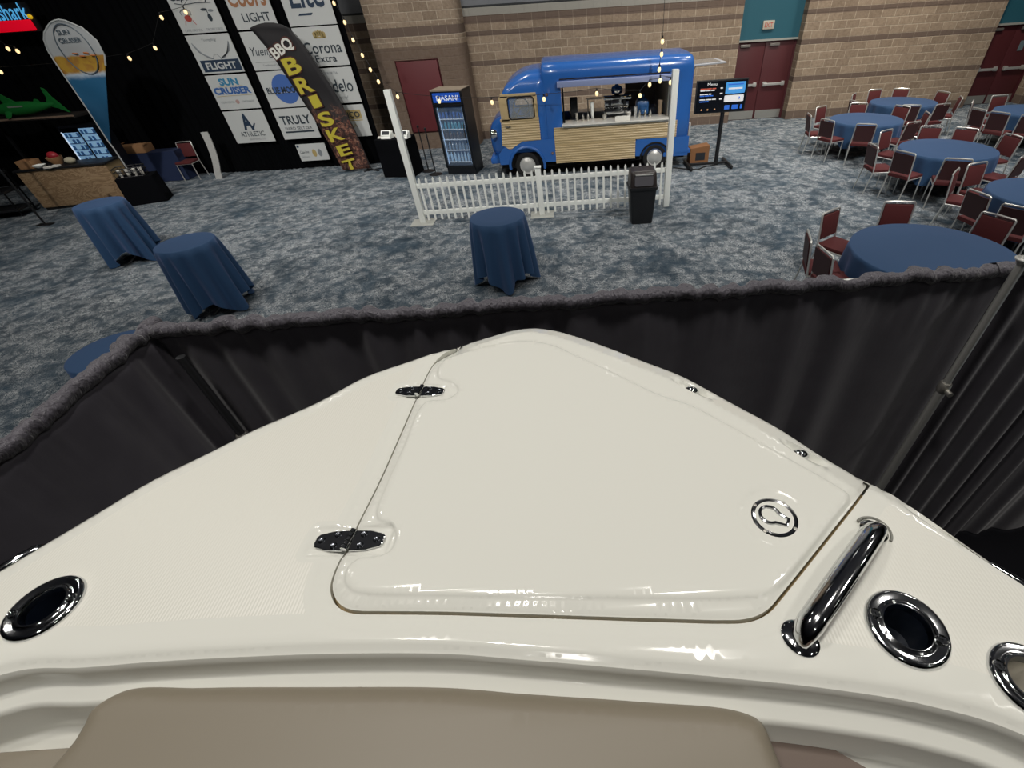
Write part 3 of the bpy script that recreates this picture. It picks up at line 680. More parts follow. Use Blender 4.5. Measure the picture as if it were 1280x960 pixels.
cocktail((-4.50, 3.70), .36, 'cocktail table half hidden behind the left black drape', 'blue cloth top of the cocktail table half hidden behind the left drape', 9, .3)

TABLES = dict(A=((4.54, 5.19), .93, 'nearest the black drape'), B=((7.65, 9.55), .84, 'in the middle of the seating'), C=((7.59, 12.53), .82, 'nearest the menu screen'), D=((9.57, 14.29), .82, 'farthest back by the brick wall'), E=((7.44, 6.86), .79, 'cut by the right edge behind the nearest table'), F=((11.6, 12.3), .78, 'before the corner doors at the right edge'))
for i, (k, (c, r, lab)) in enumerate(TABLES.items()):
    t = thing('round_table', 'round folding table under blue cloth ' + lab, 'table', (c[0], c[1], 0), group='round dining tables')
    MB().lathe([(r - .004, 0), (r - .004, .02), (.0001, .02)], 48, (0, 0, .735)).build('tabletop', M_wood, t)
    for s in (-1, 1):
        for q in (-1, 1):
            MB().tube([(s * r * .55, q * .35, .735), (s * r * .55, q * .35, .01)], .016, 8).build('leg', M_tsteel, t)
    cloth(c, r, .76, .26, .42, 5, 20 + i, 'tablecloth', 'round blue tablecloth on the table ' + lab, 'blue cloths on the round tables', folds=17, spread=.05, rot=-1.2, fa=.035)

# chairs
def make_chair():
    t = thing('banquet_chair', 'x', 'chair', group='maroon banquet chairs')
    def cushion(a, bsz, R=None): return MB().box(a, bsz, bev=.018, R=R)
    cushion((0, .0, .455), (.43, .44, .06)).build('seat', M_maroon, t)
    tilt = Matrix.Rotation(math.radians(8), 3, 'X')
    back = cushion((0, -.235, .70), (.385, .035, .33), tilt).build('backrest', M_maroon, t)
    MB().box((0, -.256, .70), (.38, .012, .34), R=tilt).build('back_panel', M_maroond, back, label='dark vinyl back of the backrest')
    for s in (-1, 1):
        x = s * .215
        MB().tube([(x, .20, .0), (x * .98, .19, .43)], .0125, 6).build('leg', M_alu, t)
        MB().tube([(x, -.27, .0), (x * .98, -.20, .43)], .0125, 6).build('leg', M_alu, t)
    MB().tube([(-.213, -.198, .42), (-.208, -.235, .70), (-.205, -.262, .885), (-.19, -.265, .9), (0, -.268, .905), (.19, -.265, .9), (.205, -.262, .885), (.208, -.235, .70), (.213, -.198, .42)], .0135, 6).build('back_frame', M_alu, t)
    m = MB()
    for s in (-1, 1): m.tube([(s * .213, .195, .425), (s * .213, -.2, .425)], .012, 6)
    m.tube([(-.213, .195, .425), (.213, .195, .425)], .012, 6).build('seat_frame', M_alu, t)
    return t
CH = [
 ('A', 1049, 266, 'at the back left of the nearest round table, seat showing'), ('A', 1131, 258, 'straight behind the nearest round table'), ('A', 1249, 270, 'tilted, at the back right of the nearest round table'), ('A', 1012, 294, 'edge-on at the left of the nearest round table, outermost'), ('A', 1035, 313, 'dark-backed at the left of the nearest round table, next to the drape'),
 ('E', 1237, 207.6, 'red face out, behind the table cut by right edge'), ('E', 1242, 239, 'shiny-railed, left of the table cut by right edge'), ('E', 1208, 215, 'side-on beside the table cut by the right edge'), ('E', 1276, 259, 'dark, at the right edge just behind the nearest round table'),
 ('B', 1110, 163, 'at the left back of the middle table, red face turned right'), ('B', 1092, 181, 'dark-backed at the left of the middle table'), ('B', 1137, 189, 'dark-backed at the front left of the middle table'), ('B', 1198, 196, 'dark-backed at the front of the middle table, white top rail'), ('B', 1169, 161, 'silver-framed behind the middle table, left of two'), ('B', 1206, 163, 'silver-framed behind the middle table, right of two'), ('B', 1268, 169, 'leaning view at the right of the middle table'), ('B', 1268, 191, 'dark-backed at the front right of the middle table'),
 ('C', 1012, 143, 'edge-on at the far left of the table nearest the menu screen'), ('C', 1034, 134, 'red-faced at the back left of the table nearest the menu screen'), ('C', 1035, 150, 'dark-backed at the front left of the table nearest the menu screen'), ('C', 1077, 132, 'silver-framed straight behind the table nearest the menu screen'), ('C', 1084, 152, 'dark-backed at the front of the table nearest the menu screen'), ('C', 1121, 134, 'red-faced at the back right of the table nearest the menu screen'), ('C', 1130, 150, 'dark-backed at the front right of the table nearest the menu screen'), ('C', 1152, 141, 'slanted at the right of the table nearest the menu screen'),
 ('D', 1067, 126.5, 'dark at the left of the farthest table'), ('D', 1083, 118, 'at the back left of the farthest table'), ('D', 1104, 114, 'silver-framed behind the farthest table, left of two'), ('D', 1129, 114, 'silver-framed behind the farthest table, right of two'), ('D', 1164, 116.5, 'at the back right of the farthest table before the brick'), ('D', 1189, 121, 'dark, at the right of the farthest table by the corner doors'), ('D', 1140, 131, 'dark-backed at the front of the farthest table'), ('D', 1180, 130, 'dark-backed at the front right of the farthest table'),
 ('F', 1233, 127, 'at the back left of the table by the corner doors'), ('F', 1258, 121, 'silver-framed behind the table by the corner doors'), ('F', 1222, 136.5, 'edge-on dark at the left of the table by the corner doors'), ('F', 1249, 141, 'dark-backed at the front left of the table by the corner doors'), ('F', 1292, 146, 'dark, cut by the right edge before the corner-door table')]
proto = None
for k, u, v, lab in CH:
    c, r, _ = TABLES[k]; w = at_z(u, v, .9); d = Vector((c[0] - w.x, c[1] - w.y)); ds = d.length; d.normalize()
    R = min(max(ds - .265, r + .22), r + .45)
    loc = (c[0] - d.x * R, c[1] - d.y * R, 0); rz = math.atan2(d.y, d.x) - PI / 2
    lab = 'maroon banquet chair ' + lab
    if proto is None:
        proto = make_chair(); proto.location = loc; proto.rotation_euler = (0, 0, rz); proto['label'] = lab
    else: dup(proto, loc, rz, lab)
# ------------------------------------------------------------------ picket fence
YF = 9.53
def fence(x0, x1, n, label):
    c = (x0 + x1) / 2; t = thing('picket_fence', label, 'fence', (c, YF, 0), group='white picket fence panels')
    for z in (.155, .68):
        MB().span((x0 - c, -.02, z), (x1 - c, .02, z + .085), bev=.006).build('rail', M_white, t)
    for k in range(n):
        x = x0 - c + (x1 - x0) * (k + .6) / (n + .2)
        m = MB().prism([(-.02, .05), (.02, .05), (.02, .845), (.012, .868), (0, .885), (-.012, .868), (-.02, .845)], (x, -.032, 0), (1, 0, 0), (0, 0, 1), (0, .02, 0))
        m.build('picket', M_white, t, smooth=False)
fence(-3.01, -.60, 17, 'left white picket fence panel between the left tall post and short post')
fence(-.51, 2.0, 17, 'right white picket fence panel behind the black litter bin')
for x, h, lab in ((-3.06, 2.36, 'tall white post at the left end of the picket fence'), (2.05, 2.38, 'tall white post at the right end of the picket fence, before the truck'), (-.555, .925, 'short white post in the middle of the picket fence')):
    t = thing('fence_post', lab, 'post', (x, YF, 0), group='white fence posts')
    w = .057 if h > 1 else .055
    MB().span((-w, -w, .01), (w, w, h), bev=.006).build('post', M_white, t)
    if h < 1: MB().span((-w - .012, -w - .012, h), (w + .012, w + .012, h + .02), bev=.005).build('post_cap', M_white, t)
    if x < 1: MB().span((-.24, -.22, 0), (.24, .18, .012), bev=.004).build('base_plate', mat('pale_plate', 'aeb0aa', .5), t)

# litter bin
t = thing('litter_bin', 'black litter bin with hooded swing lid in front of the picket fence', 'bin', (1.42, 8.84, 0))
def rring(w, d, z, r=.05): return [(x, y, z) for x, y in rrect(w, d, r)]
MB().loft([rring(.40, .36, 0), rring(.41, .37, .02), rring(.50, .44, .64), rring(.54, .48, .645), rring(.54, .48, .69), rring(.51, .45, .695)], True, True, True).build('bin_body', M_black, t)
m = MB().loft([rring(.51, .45, .69), rring(.47, .42, .93, .06), rring(.43, .38, .96, .06), rring(.36, .3, .972, .05)], True, False, True)
lid = m.build('lid', mat('dark_brown_plastic', '2a2423', .4), t)
pl = MB().prism(rrect(.34, .17, .03), (0, -.219, .81), (1, 0, 0), (0, .1, 1), (0, -.012, 0)); pl.build('swing_flap', mat('grey_flap', '77757a', .3, .5), lid)
MB().span((-.16, -.236, .905), (.16, -.2, .925), bev=.006).build('flap_edge', M_alu, lid)

# ------------------------------------------------------------------ food truck
M_blue = mat('truck_blue_paint', '2a60ab', .25, coat=.4)
M_cream = mat('truck_cream_paint', 'b5a078', .4)
M_tyre = mat('tyre_rubber', '101012', .8)
M_under = mat('underbody_black', '060607', .9)
M_glass = mat('window_glass', 'c4ccd0', .05, alpha=.22, spec=.8)
YN, YC, YFa = 12.15, 13.10, 14.05
T = thing('food_truck', 'blue and cream vintage van used as a coffee truck, parked by the brick wall', 'truck', (.65, YC, 0))
TM = lambda: MB(T.location)
# cab: outlines stacked in height
lev = [(.60, -1.46, .93, .18), (.86, -1.46, .94, .18), (1.338, -1.43, .95, .15), (1.40, -1.42, .95, .15), (1.772, -1.385, .95, .14), (1.86, -1.36, .945, .16), (1.98, -1.27, .93, .24), (2.08, -1.13, .89, .32), (2.16, -.98, .83, .32), (2.215, -.82, .72, .30), (2.245, -.66, .55, .2), (2.25, -.5, .3, .1)]
fr = [0, .311, .95, 1]
rings = []
for z, xf, hw, r in lev:
    p = []; xb = xf + r
    for f in fr: p.append((-.38 + (xb + .38) * f, YC - hw, z))
    for k in range(1, 7):
        a = PI / 2 * k / 6; p.append((xb - r * math.sin(a), YC - hw + r - r * math.cos(a), z))
    q = [(x, 2 * YC - y, z) for x, y, z in reversed(p)]
    rings.append(p + q)
m = TM(); n = len(rings[0]); m.v = [tuple(v) for r in rings for v in r]
for i in range(len(rings) - 1):
    for k in range(n - 1):
        z0, z1 = lev[i][0], lev[i + 1][0]
        side = k in (1, n - 3) and 1.338 <= z0 < 1.772
        wind = 8 <= k <= n - 10 and 1.40 <= z0 < 1.86
        if side or wind: continue
        m.f.append((i * n + k, i * n + k + 1, (i + 1) * n + k + 1, (i + 1) * n + k)); m.mi.append(0)
m.f.append(tuple((len(rings) - 1) * n + k for k in range(n))); m.mi.append(0)
o = m.build('cab', M_blue, T, ang=45); sm = o.modifiers.new('shell', 'SOLIDIFY'); sm.thickness = .02; sm.offset = -1
mg = TM(); mg.loft([[rings[i][k] for k in range(8, n - 8)] for i in (3, 4, 5)], False)
mg.build('windscreen', M_glass, T)
# nose
secs = []
for x, zb, zt, hw in ((-1.40, .45, 1.40, .86), (-1.55, .45, 1.34, .80), (-1.70, .48, 1.25, .68), (-1.79, .52, 1.14, .58), (-1.83, .6, .98, .46)):
    s = []
    for px, pz in rrect(2 * hw, zt - zb, min(.22, hw * .4), 6): s.append((x, YC + px, (zb + zt) / 2 + pz))
    secs.append(s)
TM().loft(secs, True, True, True).build('nose', M_blue, T, ang=50)
g = TM()
for k in range(6): g.span((-1.845, YC - .36, .66 + k * .065), (-1.80, YC + .36, .69 + k * .065), bev=.006)
g.build('grille', M_chrome, T)
for s in (-1, 1):
    hl = TM(); R_ = Matrix.Translation((-1.70, YC + s * .72, 1.0)) @ Matrix.Rotation(-PI / 2, 4, 'Y')
    hl.lathe([(.0001, .09), (.07, .075), (.10, .05), (.115, .03), (.115, 0), (.09, -.08), (.03, -.12)], 20).xf(R_)
    hl.build('headlamp', M_chrome, T)
# lower side plates with wheel arches
def plate(x0, x1, z0, z1, cx, cz, r, y, dy, nme='wing', mt=None, top=None):
    a = math.acos(min(1, max(-1, (z0 - cz) / r))) if abs(z0 - cz) < r else PI / 2
    arc = [(cx + r * math.sin(t), cz + r * math.cos(t)) for t in np.linspace(-a, a, 22)]
    poly = [(x0, z0)] + arc + [(x1, z0)] + (top or [(x1, z1), (x0, z1)])
    TM().prism(poly, (0, y, 0), (1, 0, 0), (0, 0, 1), (0, dy, 0)).build(nme, mt or M_blue, T, smooth=False)
for y, dy in ((YN - .02, .05), (YFa + .02, -.05)):
    plate(-1.62, -.20, .36, .87, -.946, .30, .40, y, dy, top=[(-.20, .87), (-.60, .87), (-1.0, .865), (-1.3, .80), (-1.5, .72), (-1.62, .6)])
    plate(1.75, 3.06, .36, .735, 2.24, .27, .36, y, dy, top=[(3.06, .735), (1.79, .735), (1.75, .70)])
    TM().span((2.45, y, .30), (3.06, y + dy, .40), bev=.01).build('rear_skirt', M_blue, T)
TM().tube([(-.946 + .43 * math.sin(t), YN - .03, .30 + .43 * math.cos(t)) for t in np.linspace(-1.7, 1.75, 24)], .035, 8).build('wheel_arch', M_blue, T)
TM().tube([(2.24 + .37 * math.sin(t), YN - .03, .27 + .37 * math.cos(t)) for t in np.linspace(-1.5, 1.5, 24)], .02, 8).build('wheel_arch', M_under, T)
TM().span((-1.6, YN + .10, .24), (3.0, YFa - .10, .62)).build('chassis', M_under, T, smooth=False)
TM().span((-1.86, YC - .85, .36), (-1.62, YC + .85, .50), bev=.04).build('front_bumper', M_blue, T)
TM().span((3.02, YC - .9, .33), (3.14, YC + .9, .43), bev=.03).build('rear_bumper', M_blue, T)
# box body
def prof(x, inset=0):
    p = [(x, YN + inset, .36), (x, YN + inset, 1.12), (x, YN + inset, 1.96), (x, YN + inset, 2.14 - inset * .3)]
    r = .22
    for k in range(1, 7):
        a = PI / 2 * k / 6; p.append((x, YN + inset + r - r * math.cos(a), 2.14 - inset * .3 + r * math.sin(a) - inset * .7))
    p.append((x, YN + .6, 2.385 - inset)); 
    q = [(a, 2 * YC - b, c) for a, b, c in reversed(p)]; return p + q
st = [(-.43, .10), (-.41, .03), (-.36, 0), (0, 0), (2.55, 0), (2.95, 0), (3.02, .03), (3.06, .10)]
rings = [prof(*s) for s in st]; n = len(rings[0]); m = TM(); m.v = [tuple(v) for r in rings for v in r]
for i in range(len(rings) - 1):
    for k in range(n - 1):
        if i == 3 and k in (1, n - 3): continue
        m.f.append((i * n + k, i * n + k + 1, (i + 1) * n + k + 1, (i + 1) * n + k)); m.mi.append(0)
m.f.append(tuple((len(rings) - 1) * n + k for k in range(n))); m.mi.append(0)
up = [k for k in range(n) if rings[0][k][2] > 2.0]; m.f.append(tuple(up)); m.mi.append(0)
o = m.build('body', M_blue, T, ang=45); sm = o.modifiers.new('shell', 'SOLIDIFY'); sm.thickness = .025; sm.offset = -1
TM().span((-.38, YN + .1, .60), (3.0, YFa - .1, .66)).build('load_floor', M_under, T, smooth=False)
# ribbed cream panels
def ribbed(poly_rows, nme, y=YN - .028):
    m = TM()
    for x0, x1, z0, z1 in poly_rows:
        nr = max(2, int((z1 - z0) / .0085)); rows = []
        for k in range(nr + 1):
            z = z0 + (z1 - z0) * k / nr; d = -.011 * (.5 + .5 * math.cos(2 * PI * z / .052)) ** 2
            xa, xb = (x0(z), x1(z)) if callable(x0) else (x0, x1)
            rows.append([(xa, y + d, z), (xb, y + d, z)])
        rows = [[(rows[0][0][0], y + .02, z0), (rows[0][1][0], y + .02, z0)]] + rows + [[(rows[-1][0][0], y + .02, z1), (rows[-1][1][0], y + .02, z1)]]
        m.loft(rows, False)
    return m.build(nme, M_cream, T, ang=70)
ribbed([(-.225, 1.745, .32, .72), (-.225, 2.735, .745, 1.10)], 'side_panel')
TM().span((-.225, YN - .028, .715), (1.745, YN + .02, .75)).build('side_panel', M_cream, T, smooth=False)
def arch(z): return -.70 - (math.sqrt(max(0, .47 ** 2 - (z - .30) ** 2)) - .2) if z < .77 else -.555
xl = lambda z: -1.50 + .10 * max(0, (z - .80)) if z > .80 else -1.50 + (.80 - z) * 1.6
dr = ribbed([(xl, lambda z: (-.555 if z > .865 else -1.30 + (z - .70) / .165 * .30), .705, 1.30)], 'cab_door')
m = TM()
for a, b in (((-1.47, 1.28), (-.555, 1.345)), ((-1.40, 1.765), (-.575, 1.84)), ((-.665, 1.33), (-.56, 1.79)), ((-1.44, 1.30), (-1.235, 1.80))):
    m.span((a[0], YN - .034, a[1]), (b[0], YN + .012, b[1]), bev=.006)
m.build('window_surround', M_cream, dr)
TM().tube([(x - .945, YN - .034, z + 1.555) for x, z in rrect(.60, .44, .06, 4)], .013, 6, True).build('window_seal', M_under, dr)
flat(rrect(.58, .42, .05), M_glass, T, (-.945, YN + .005, 1.555), (1, 0, 0), (0, 0, 1), name='window_pane', th=.006)
TM().tube([(-1.36, YN - .03, 1.20), (-1.36, YN - .065, 1.20), (-1.30, YN - .07, 1.19), (-1.24, YN - .065, 1.19)], .012, 8).build('door_handle', M_chrome, dr)
TM().tube([(-.98 + .19 * math.cos(t), YN + .45 + .06 * math.sin(t), 1.50 + .18 * math.sin(t)) for t in np.arange(24) * 2 * PI / 24], .014, 6, True).tube([(-1.16, YN + .45, 1.50), (-.8, YN + .45, 1.5)], .01, 6).tube([(-.98, YN + .45, 1.5), (-1.25, YN + .45, 1.15)], .02, 6).build('steering_wheel', M_black, T)
TM().span((-.78, YN + .2, .8), (-.50, YN + .75, 1.50), bev=.05).build('driver_seat', mat('grey_seat', '6f6a62', .8), T)
TM().span((-1.44, YN + .1, .9), (-1.28, YFa - .1, 1.30), bev=.04).build('dashboard', M_blue, T)
for cx, cz, r in ((-.946, .305, .305), (2.24, .30, .30)):
    for y, s in ((YN + .02, 1), (YFa - .02, -1)):
        R_ = Matrix.Translation((cx, y, cz)) @ Matrix.Rotation(PI / 2 * s, 4, 'X')
        w = TM(); w.lathe([(r * .62, -.16), (r * .95, -.16), (r, -.12), (r, -.02), (r * .95, .02), (r * .75, .03), (r * .62, .012)], 36).xf(R_); w = w.build('wheel', M_tyre, T)
        h = TM(); h.lathe([(r * .64, .012), (r * .62, .025), (r * .55, .018), (r * .45, .03), (r * .30, .05), (r * .2, .058), (.0001, .06)], 32).xf(R_); h.build('hubcap', mat('wheel_rim', 'c9c9c5', .3, .45), w)
# serving hatch
TM().span((-.08, YN - .10, 1.905), (2.56, YN + .01, 2.02), bev=.012).build('awning_rail', mat('pale_blue_rail', '8f9cc4', .35, .2), T)
TM().tube([(-.02, YN - .02, 2.055), (2.5, YN - .02, 2.055)], .012, 6).build('rail_gasket', M_under, T)
m = TM().span((-.02, YN - .13, 1.135), (2.57, YN + .42, 1.165), bev=.008).span((-.02, YN - .04, 1.085), (2.57, YN - .01, 1.14), bev=.006)
m.build('serving_counter', mat('bright_counter', 'f0eee6', .2, .15), T)
TM().span((.2, YFa - .55, 1.02), (2.5, YFa - .08, 1.16), bev=.006).span((.2, YFa - .5, .66), (2.5, YFa - .1, 1.02)).build('rear_counter', mat('bright_counter', 'f0eee6', .2, .15), T)
TM().span((.62, YC - .1, 1.50), (1.42, YC + .12, 1.52)).cyl((.66, YC, 1.1), (.66, YC, 1.52), .012, n=8).cyl((1.38, YC, 1.1), (1.38, YC, 1.52), .012, n=8).build('glass_shelf', M_steel, T)
TM().span((.02, YN + .1, 1.16), (.06, YN + .5, 1.95)).build('end_panel', M_bmetal, T, smooth=False)
TM().span((2.50, YN + .1, 1.16), (2.54, YFa - .1, 1.95)).build('end_panel', M_steel, T, smooth=False)
TM().span((1.70, YFa - .1, 1.12), (2.5, YFa - .04, 1.95)).build('back_panel', mat('dim_panel', '7a6a5a', .6), T, smooth=False)
for x, z in ((-.33, 1.78), (-.30, .55)):
    R_ = Matrix.Translation((x, YN, z)) @ Matrix.Rotation(PI / 2, 4, 'X'); TM().lathe([(.035, 0), (.035, .02), (.02, .035), (.0001, .04)], 16).xf(R_).build('marker_lamp', mat('amber_lens', '5a4a48', .3), T)
for y in (YN + .12, YFa - .12):
    TM().span((3.05, y - .06, .75), (3.10, y + .06, 1.0), bev=.02).build('tail_lamp', mat('lamp_glass', 'b8b4b0', .2), T)
m = TM().box((3.50, YC + .2, 2.08), (.92, .95, .03), bev=.008, R=Matrix.Rotation(math.radians(-2), 3, 'Y')); m.build('raised_rear_hatch', mat('pale_hatch', 'a9abb0', .4), T)
TM().box((3.50, YC + .2, 2.10), (.7, .7, .012), R=Matrix.Rotation(math.radians(-2), 3, 'Y')).build('hatch_window', mat('grey_pane', '8d8a86', .2), T, smooth=False)
TM().tube([(3.06, YN + .5, 1.85), (3.20, YN + .55, 2.07)], .01, 6).build('hatch_strut', M_black, T)
# things on the counters
def onc(name, lab, cat, x, y, z, group=None): return thing(name, lab, cat, (x, y, z), group=group)
e = onc('espresso_machine', 'shiny chrome espresso machine behind the counter of the blue truck', 'coffee machine', 1.35, YN + .62, 1.165)
MB().span((-.33, -.2, .06), (.33, .2, .16), bev=.02).span((-.30, -.02, .16), (.30, .2, .36), bev=.03).span((-.34, -.2, .36), (.34, .22, .44), bev=.03).build('machine_body', M_chrome, e)
MB().lathe([(.05, .44), (.13, .47), (.15, .53), (.12, .60), (.05, .63), (.02, .66), (.03, .69), (.0001, .71)], 20).build('dome', M_chrome, e)
for x in (-.18, .18):
    MB().cyl((x, -.1, .24), (x, -.1, .36), .035).tube([(x, -.1, .26), (x, -.26, .25)], .012, 8).build('brew_group', M_black, e)
MB().span((-.3, -.18, .0), (-.24, .18, .06)).span((.24, -.18, 0), (.3, .18, .06)).build('foot_bar', M_black, e)
for k, (x, dy, r, h, mt, lab) in enumerate([(.74, .5, .045, .34, M_white, 'white paper cup stack standing left on the truck counter'), (1.02, .25, .05, .10, M_steel, 'steel bowl on the truck counter left of the espresso machine'), (1.78, .35, .055, .22, M_chrome, 'chrome milk jug right of the espresso machine'), (1.60, .2, .05, .12, M_paper, 'white sugar tub in front of the espresso machine'), (.35, .3, .04, .16, M_steel, 'steel shaker near the left end of the truck counter'), (2.38, .4, .06, .3, mat('tan_cup', '8d7a66', .6), 'tan cup stack at the right end of the truck counter')]):
    o = MB().lathe([(r * .75, 0), (r * .8, .01), (r, h * .9), (r * 1.04, h * .92), (r * 1.04, h), (r * .9, h), (r * .7, h * .6), (.0001, h * .6)], 18).build('container', mt); o.location = (x, YN + dy, 1.165); tag(o, lab, 'container', 'containers on the truck counter')
o = MB().loft([rring(.30, .22, 0), rring(.32, .24, .05), rring(.31, .23, .26), rring(.22, .16, .32), rring(.10, .10, .34), rring(.10, .10, .40)], True, True, True).build('water_jug', mat('blue_jug', '2b578a', .3)); o.location = (1.98, YN + .65, 1.165); tag(o, 'blue jug standing right of the espresso machine in the truck', 'jug')
o = MB().span((-.09, -.1, 0), (.09, .1, .42), bev=.01).span((-.07, -.105, .05), (.07, -.098, .36)).build('coffee_dispenser', M_black); o.location = (.30, YN + .75, 1.0); o.location.z = 1.165; tag(o, 'tall black dispenser at the left end inside the truck', 'dispenser')
for x, dy in ((.50, .22), (.62, .26), (1.86, .20), (2.0, .24), (2.12, .2)):
    o = MB().lathe([(.025, 0), (.03, .01), (.03, .09), (.012, .12), (.012, .15), (.0001, .16)], 14).build('syrup_bottle', M_steel); o.location = (x, YN + dy, 1.165); tag(o, 'small shiny bottle in the row along the truck counter', 'bottle', 'bottles on the truck counter')
t = thing('counter_sign', 'small white card with round marks propped on the truck counter', 'sign', (1.42, YN - .06, 1.165))
MB().box((0, 0, .05), (.36, .012, .10), bev=.003, R=Matrix.Rotation(math.radians(-12), 3, 'X')).build('card', M_paper, t)
t = thing('storage_box', 'brown box with a dark opening between the truck and the menu screen', 'box', (3.46, 12.62, 0))
MB().prism([(-.24, 0), (.24, 0), (.24, .42), (-.24, .36)], (0, -.16, 0), (1, 0, 0), (0, 0, 1), (0, .32, 0)).build('carton', mat('brown_board', '8a5f3c', .8), t, smooth=False)
flat(rect(.24, .18), M_ink, t, (3.48, 12.46, .17), (1, 0, 0), (0, 0, 1), .004, 'opening')
o = MB((3.0, 12.1, 0)).tube([(2.75, 12.2, .012), (3.0, 12.05, .012), (3.3, 11.9, .012), (3.5, 12.1, .012), (3.9, 12.25, .012)], .014, 6).build('power_cable', M_cable); o.location = (3.0, 12.1, 0); tag(o, 'dark cable on the carpet between the truck and the menu screen', 'cable')

# ------------------------------------------------------------------ menu screen on a stand
YS = 12.22
t = thing('menu_screen', 'menu display screen on a black floor stand right of the blue truck', 'screen', (3.84, YS, 0))
q = [at_y(871, 99, YS), at_y(936, 98.5, YS), at_y(931, 140, YS), at_y(869, 140.5, YS)]
x0, x1, z0, z1 = q[0].x, q[1].x - .01, (q[2].z + q[3].z) / 2, (q[0].z + q[1].z) / 2
MB(t.location).span((x0, YS - .06, z0), (x1, YS, z1), bev=.012).build('housing', M_black, t)
sc = flat(rect(x1 - x0 - .05, z1 - z0 - .05), mat('screen_black', '0a0d14', .2, emit='0c121c', es=.4), t, ((x0 + x1) / 2, YS - .06, (z0 + z1) / 2), (1, 0, 0), (0, 0, 1), .004, 'display')
ew = mat('screen_white', 'f0f0f0', .5, emit='e8ecf4', es=.8); eb = mat('screen_blue', '4aa0e8', .5, emit='4a9ce8', es=.8); ed = mat('screen_deep_blue', '2f6fd8', .5, emit='2c66d0', es=.8); er = mat('screen_red', 'd0604a', .5, emit='c05848', es=.6)
wS, hS = x1 - x0, z1 - z0
P = lambda a, b: (x0 + wS * a, YS - .06, z0 + hS * b)
X, Z = (1, 0, 0), (0, 0, 1)
letters('Menu', ew, t, P(.30, .88), X, Z, .20 * wS * .9, .055, dep=.007)
for k, (b, c1, w_, s_) in enumerate([(.75, er, .30, 'Breakfast Wrap'), (.70, ew, .28, 'egg and cheese'), (.59, ew, .22, 'Hot Coffee'), (.54, ed, .26, 'cappuccino latte'), (.43, ew, .32, 'Iced Cold Brew'), (.37, ed, .18, 'vanilla')]):
    for q0, q1 in ((0, .34), (.38, .72), (.76, 1)): flat(rect(w_ * wS * (q1 - q0), .022), c1, t, P(.08 + w_ * (q0 + q1) / 2, b), X, Z, .007, 'text_line')
    if k in (0, 2, 4): flat(rect(.05 * wS, .026), ew, t, P(.49, b), X, Z, .007, 'text_line')
for a, w_ in ((.14, .07), (.26, .05), (.40, .06)):
    flat(circ(.018), mat('screen_warm', 'd8a070', .5, emit='c89060', es=.7), t, P(a, .12), X, Z, .006, 'picture_mark'); 
flat(rrect(wS * .38, hS * .34, .02), eb, t, P(.76, .74), X, Z, .006, 'picture_mark')
flat(rrect(wS * .38, hS * .20, .02), ew, t, P(.755, .42), X, Z, .006, 'picture_mark')
flat(circ(.03, 12, .6, 1), ed, t, P(.86, .43), X, Z, .009, 'picture_mark')
flat(rect(wS * .27, .03), ew, t, P(.76, .72), X, Z, .009, 'text_line'); flat(rect(wS * .3, .02), ed, t, P(.76, .84), X, Z, .009, 'text_line')
for a, w_ in ((.64, .10), (.80, .13), (.92, .04)): flat(rect(wS * w_, hS * .13), ed, t, P(a, .16), X, Z, .006, 'picture_mark')
MB(t.location).tube([(3.84, YS + .02, .05), (3.84, YS + .02, z0 + .25)], .048, 10).build('pole', M_black, t)
m = MB(t.location).span((3.10, YS - .03, .03), (4.14, YS + .04, .08), bev=.01)
for x in (3.12, 4.12): m.span((x - .03, YS - .42, .03), (x + .03, YS + .40, .08), bev=.01)
m.build('stand_base', M_black, t)
for x in (3.12, 4.12):
    for y in (YS - .40, YS + .38): MB(t.location).cyl((x - .02, y, .03), (x + .02, y, .03), .03, n=12).build('castor', M_tyre, t)

# ------------------------------------------------------------------ drinks cooler
t = thing('drinks_cooler', 'tall black glass-door drinks cooler glowing blue beside the truck', 'cooler', (-2.78, 12.92, 0), math.radians(-11))
HW, HD, HH = .40, .62, 1.90
M_cool = mat('cooler_black', '0d1016', .3)
MB().span((-HW, .04, 0), (-HW + .03, HD, HH)).span((HW - .03, .04, 0), (HW, HD, HH)).span((-HW, .04, HH - .04), (HW, HD, HH)).span((-HW, .04, 0), (HW, HD, .16)).span((-HW, HD - .03, 0), (HW, HD, HH)).build('cabinet', M_cool, t, smooth=False)
MB().span((-HW, .0, HH - .02), (HW, HD, HH + .01)).build('top_panel', mat('cooler_top', '8b7f70', .5), t, smooth=False)
hd = MB().span((-HW, -.01, 1.60), (HW, .05, HH - .02), bev=.008).build('header', M_cool, t)
lb = mat('header_blue', '1c58c8', .4, emit='1a50c0', es=.3)
def tl(dx, dy, dz): return t.location + Matrix.Rotation(t.rotation_euler.z, 3, 'Z') @ Vector((dx, dy, dz))
MB().span((-HW + .05, -.014, 1.65), (HW - .05, -.008, 1.85)).build('lit_sign', lb, t, smooth=False)
l_ = letters('DASANI', mat('header_white', 'dfe8f8', .4, emit='dfe8f8', es=.9), t, (.02, -.014, 1.745), X, Z, .56, .11, bold=.012, org=(0, 0, 0))
MB().span((-HW + .03, HD - .06, .18), (HW - .03, HD - .05, 1.6)).build('lit_back', mat('cooler_glow', '3f80c8', .5, emit='1f5aa8', es=.18), t, smooth=False)
fm = MB()
for a, b in (((-HW, .16), (-HW + .06, 1.6)), ((HW - .06, .16), (HW, 1.6)), ((-HW, .16), (HW, .22)), ((-HW, 1.55), (HW, 1.6))): fm.span((a[0], -.01, a[1]), (b[0], .04, b[1]), bev=.005)
dr_ = fm.build('glass_door', M_cool, t)
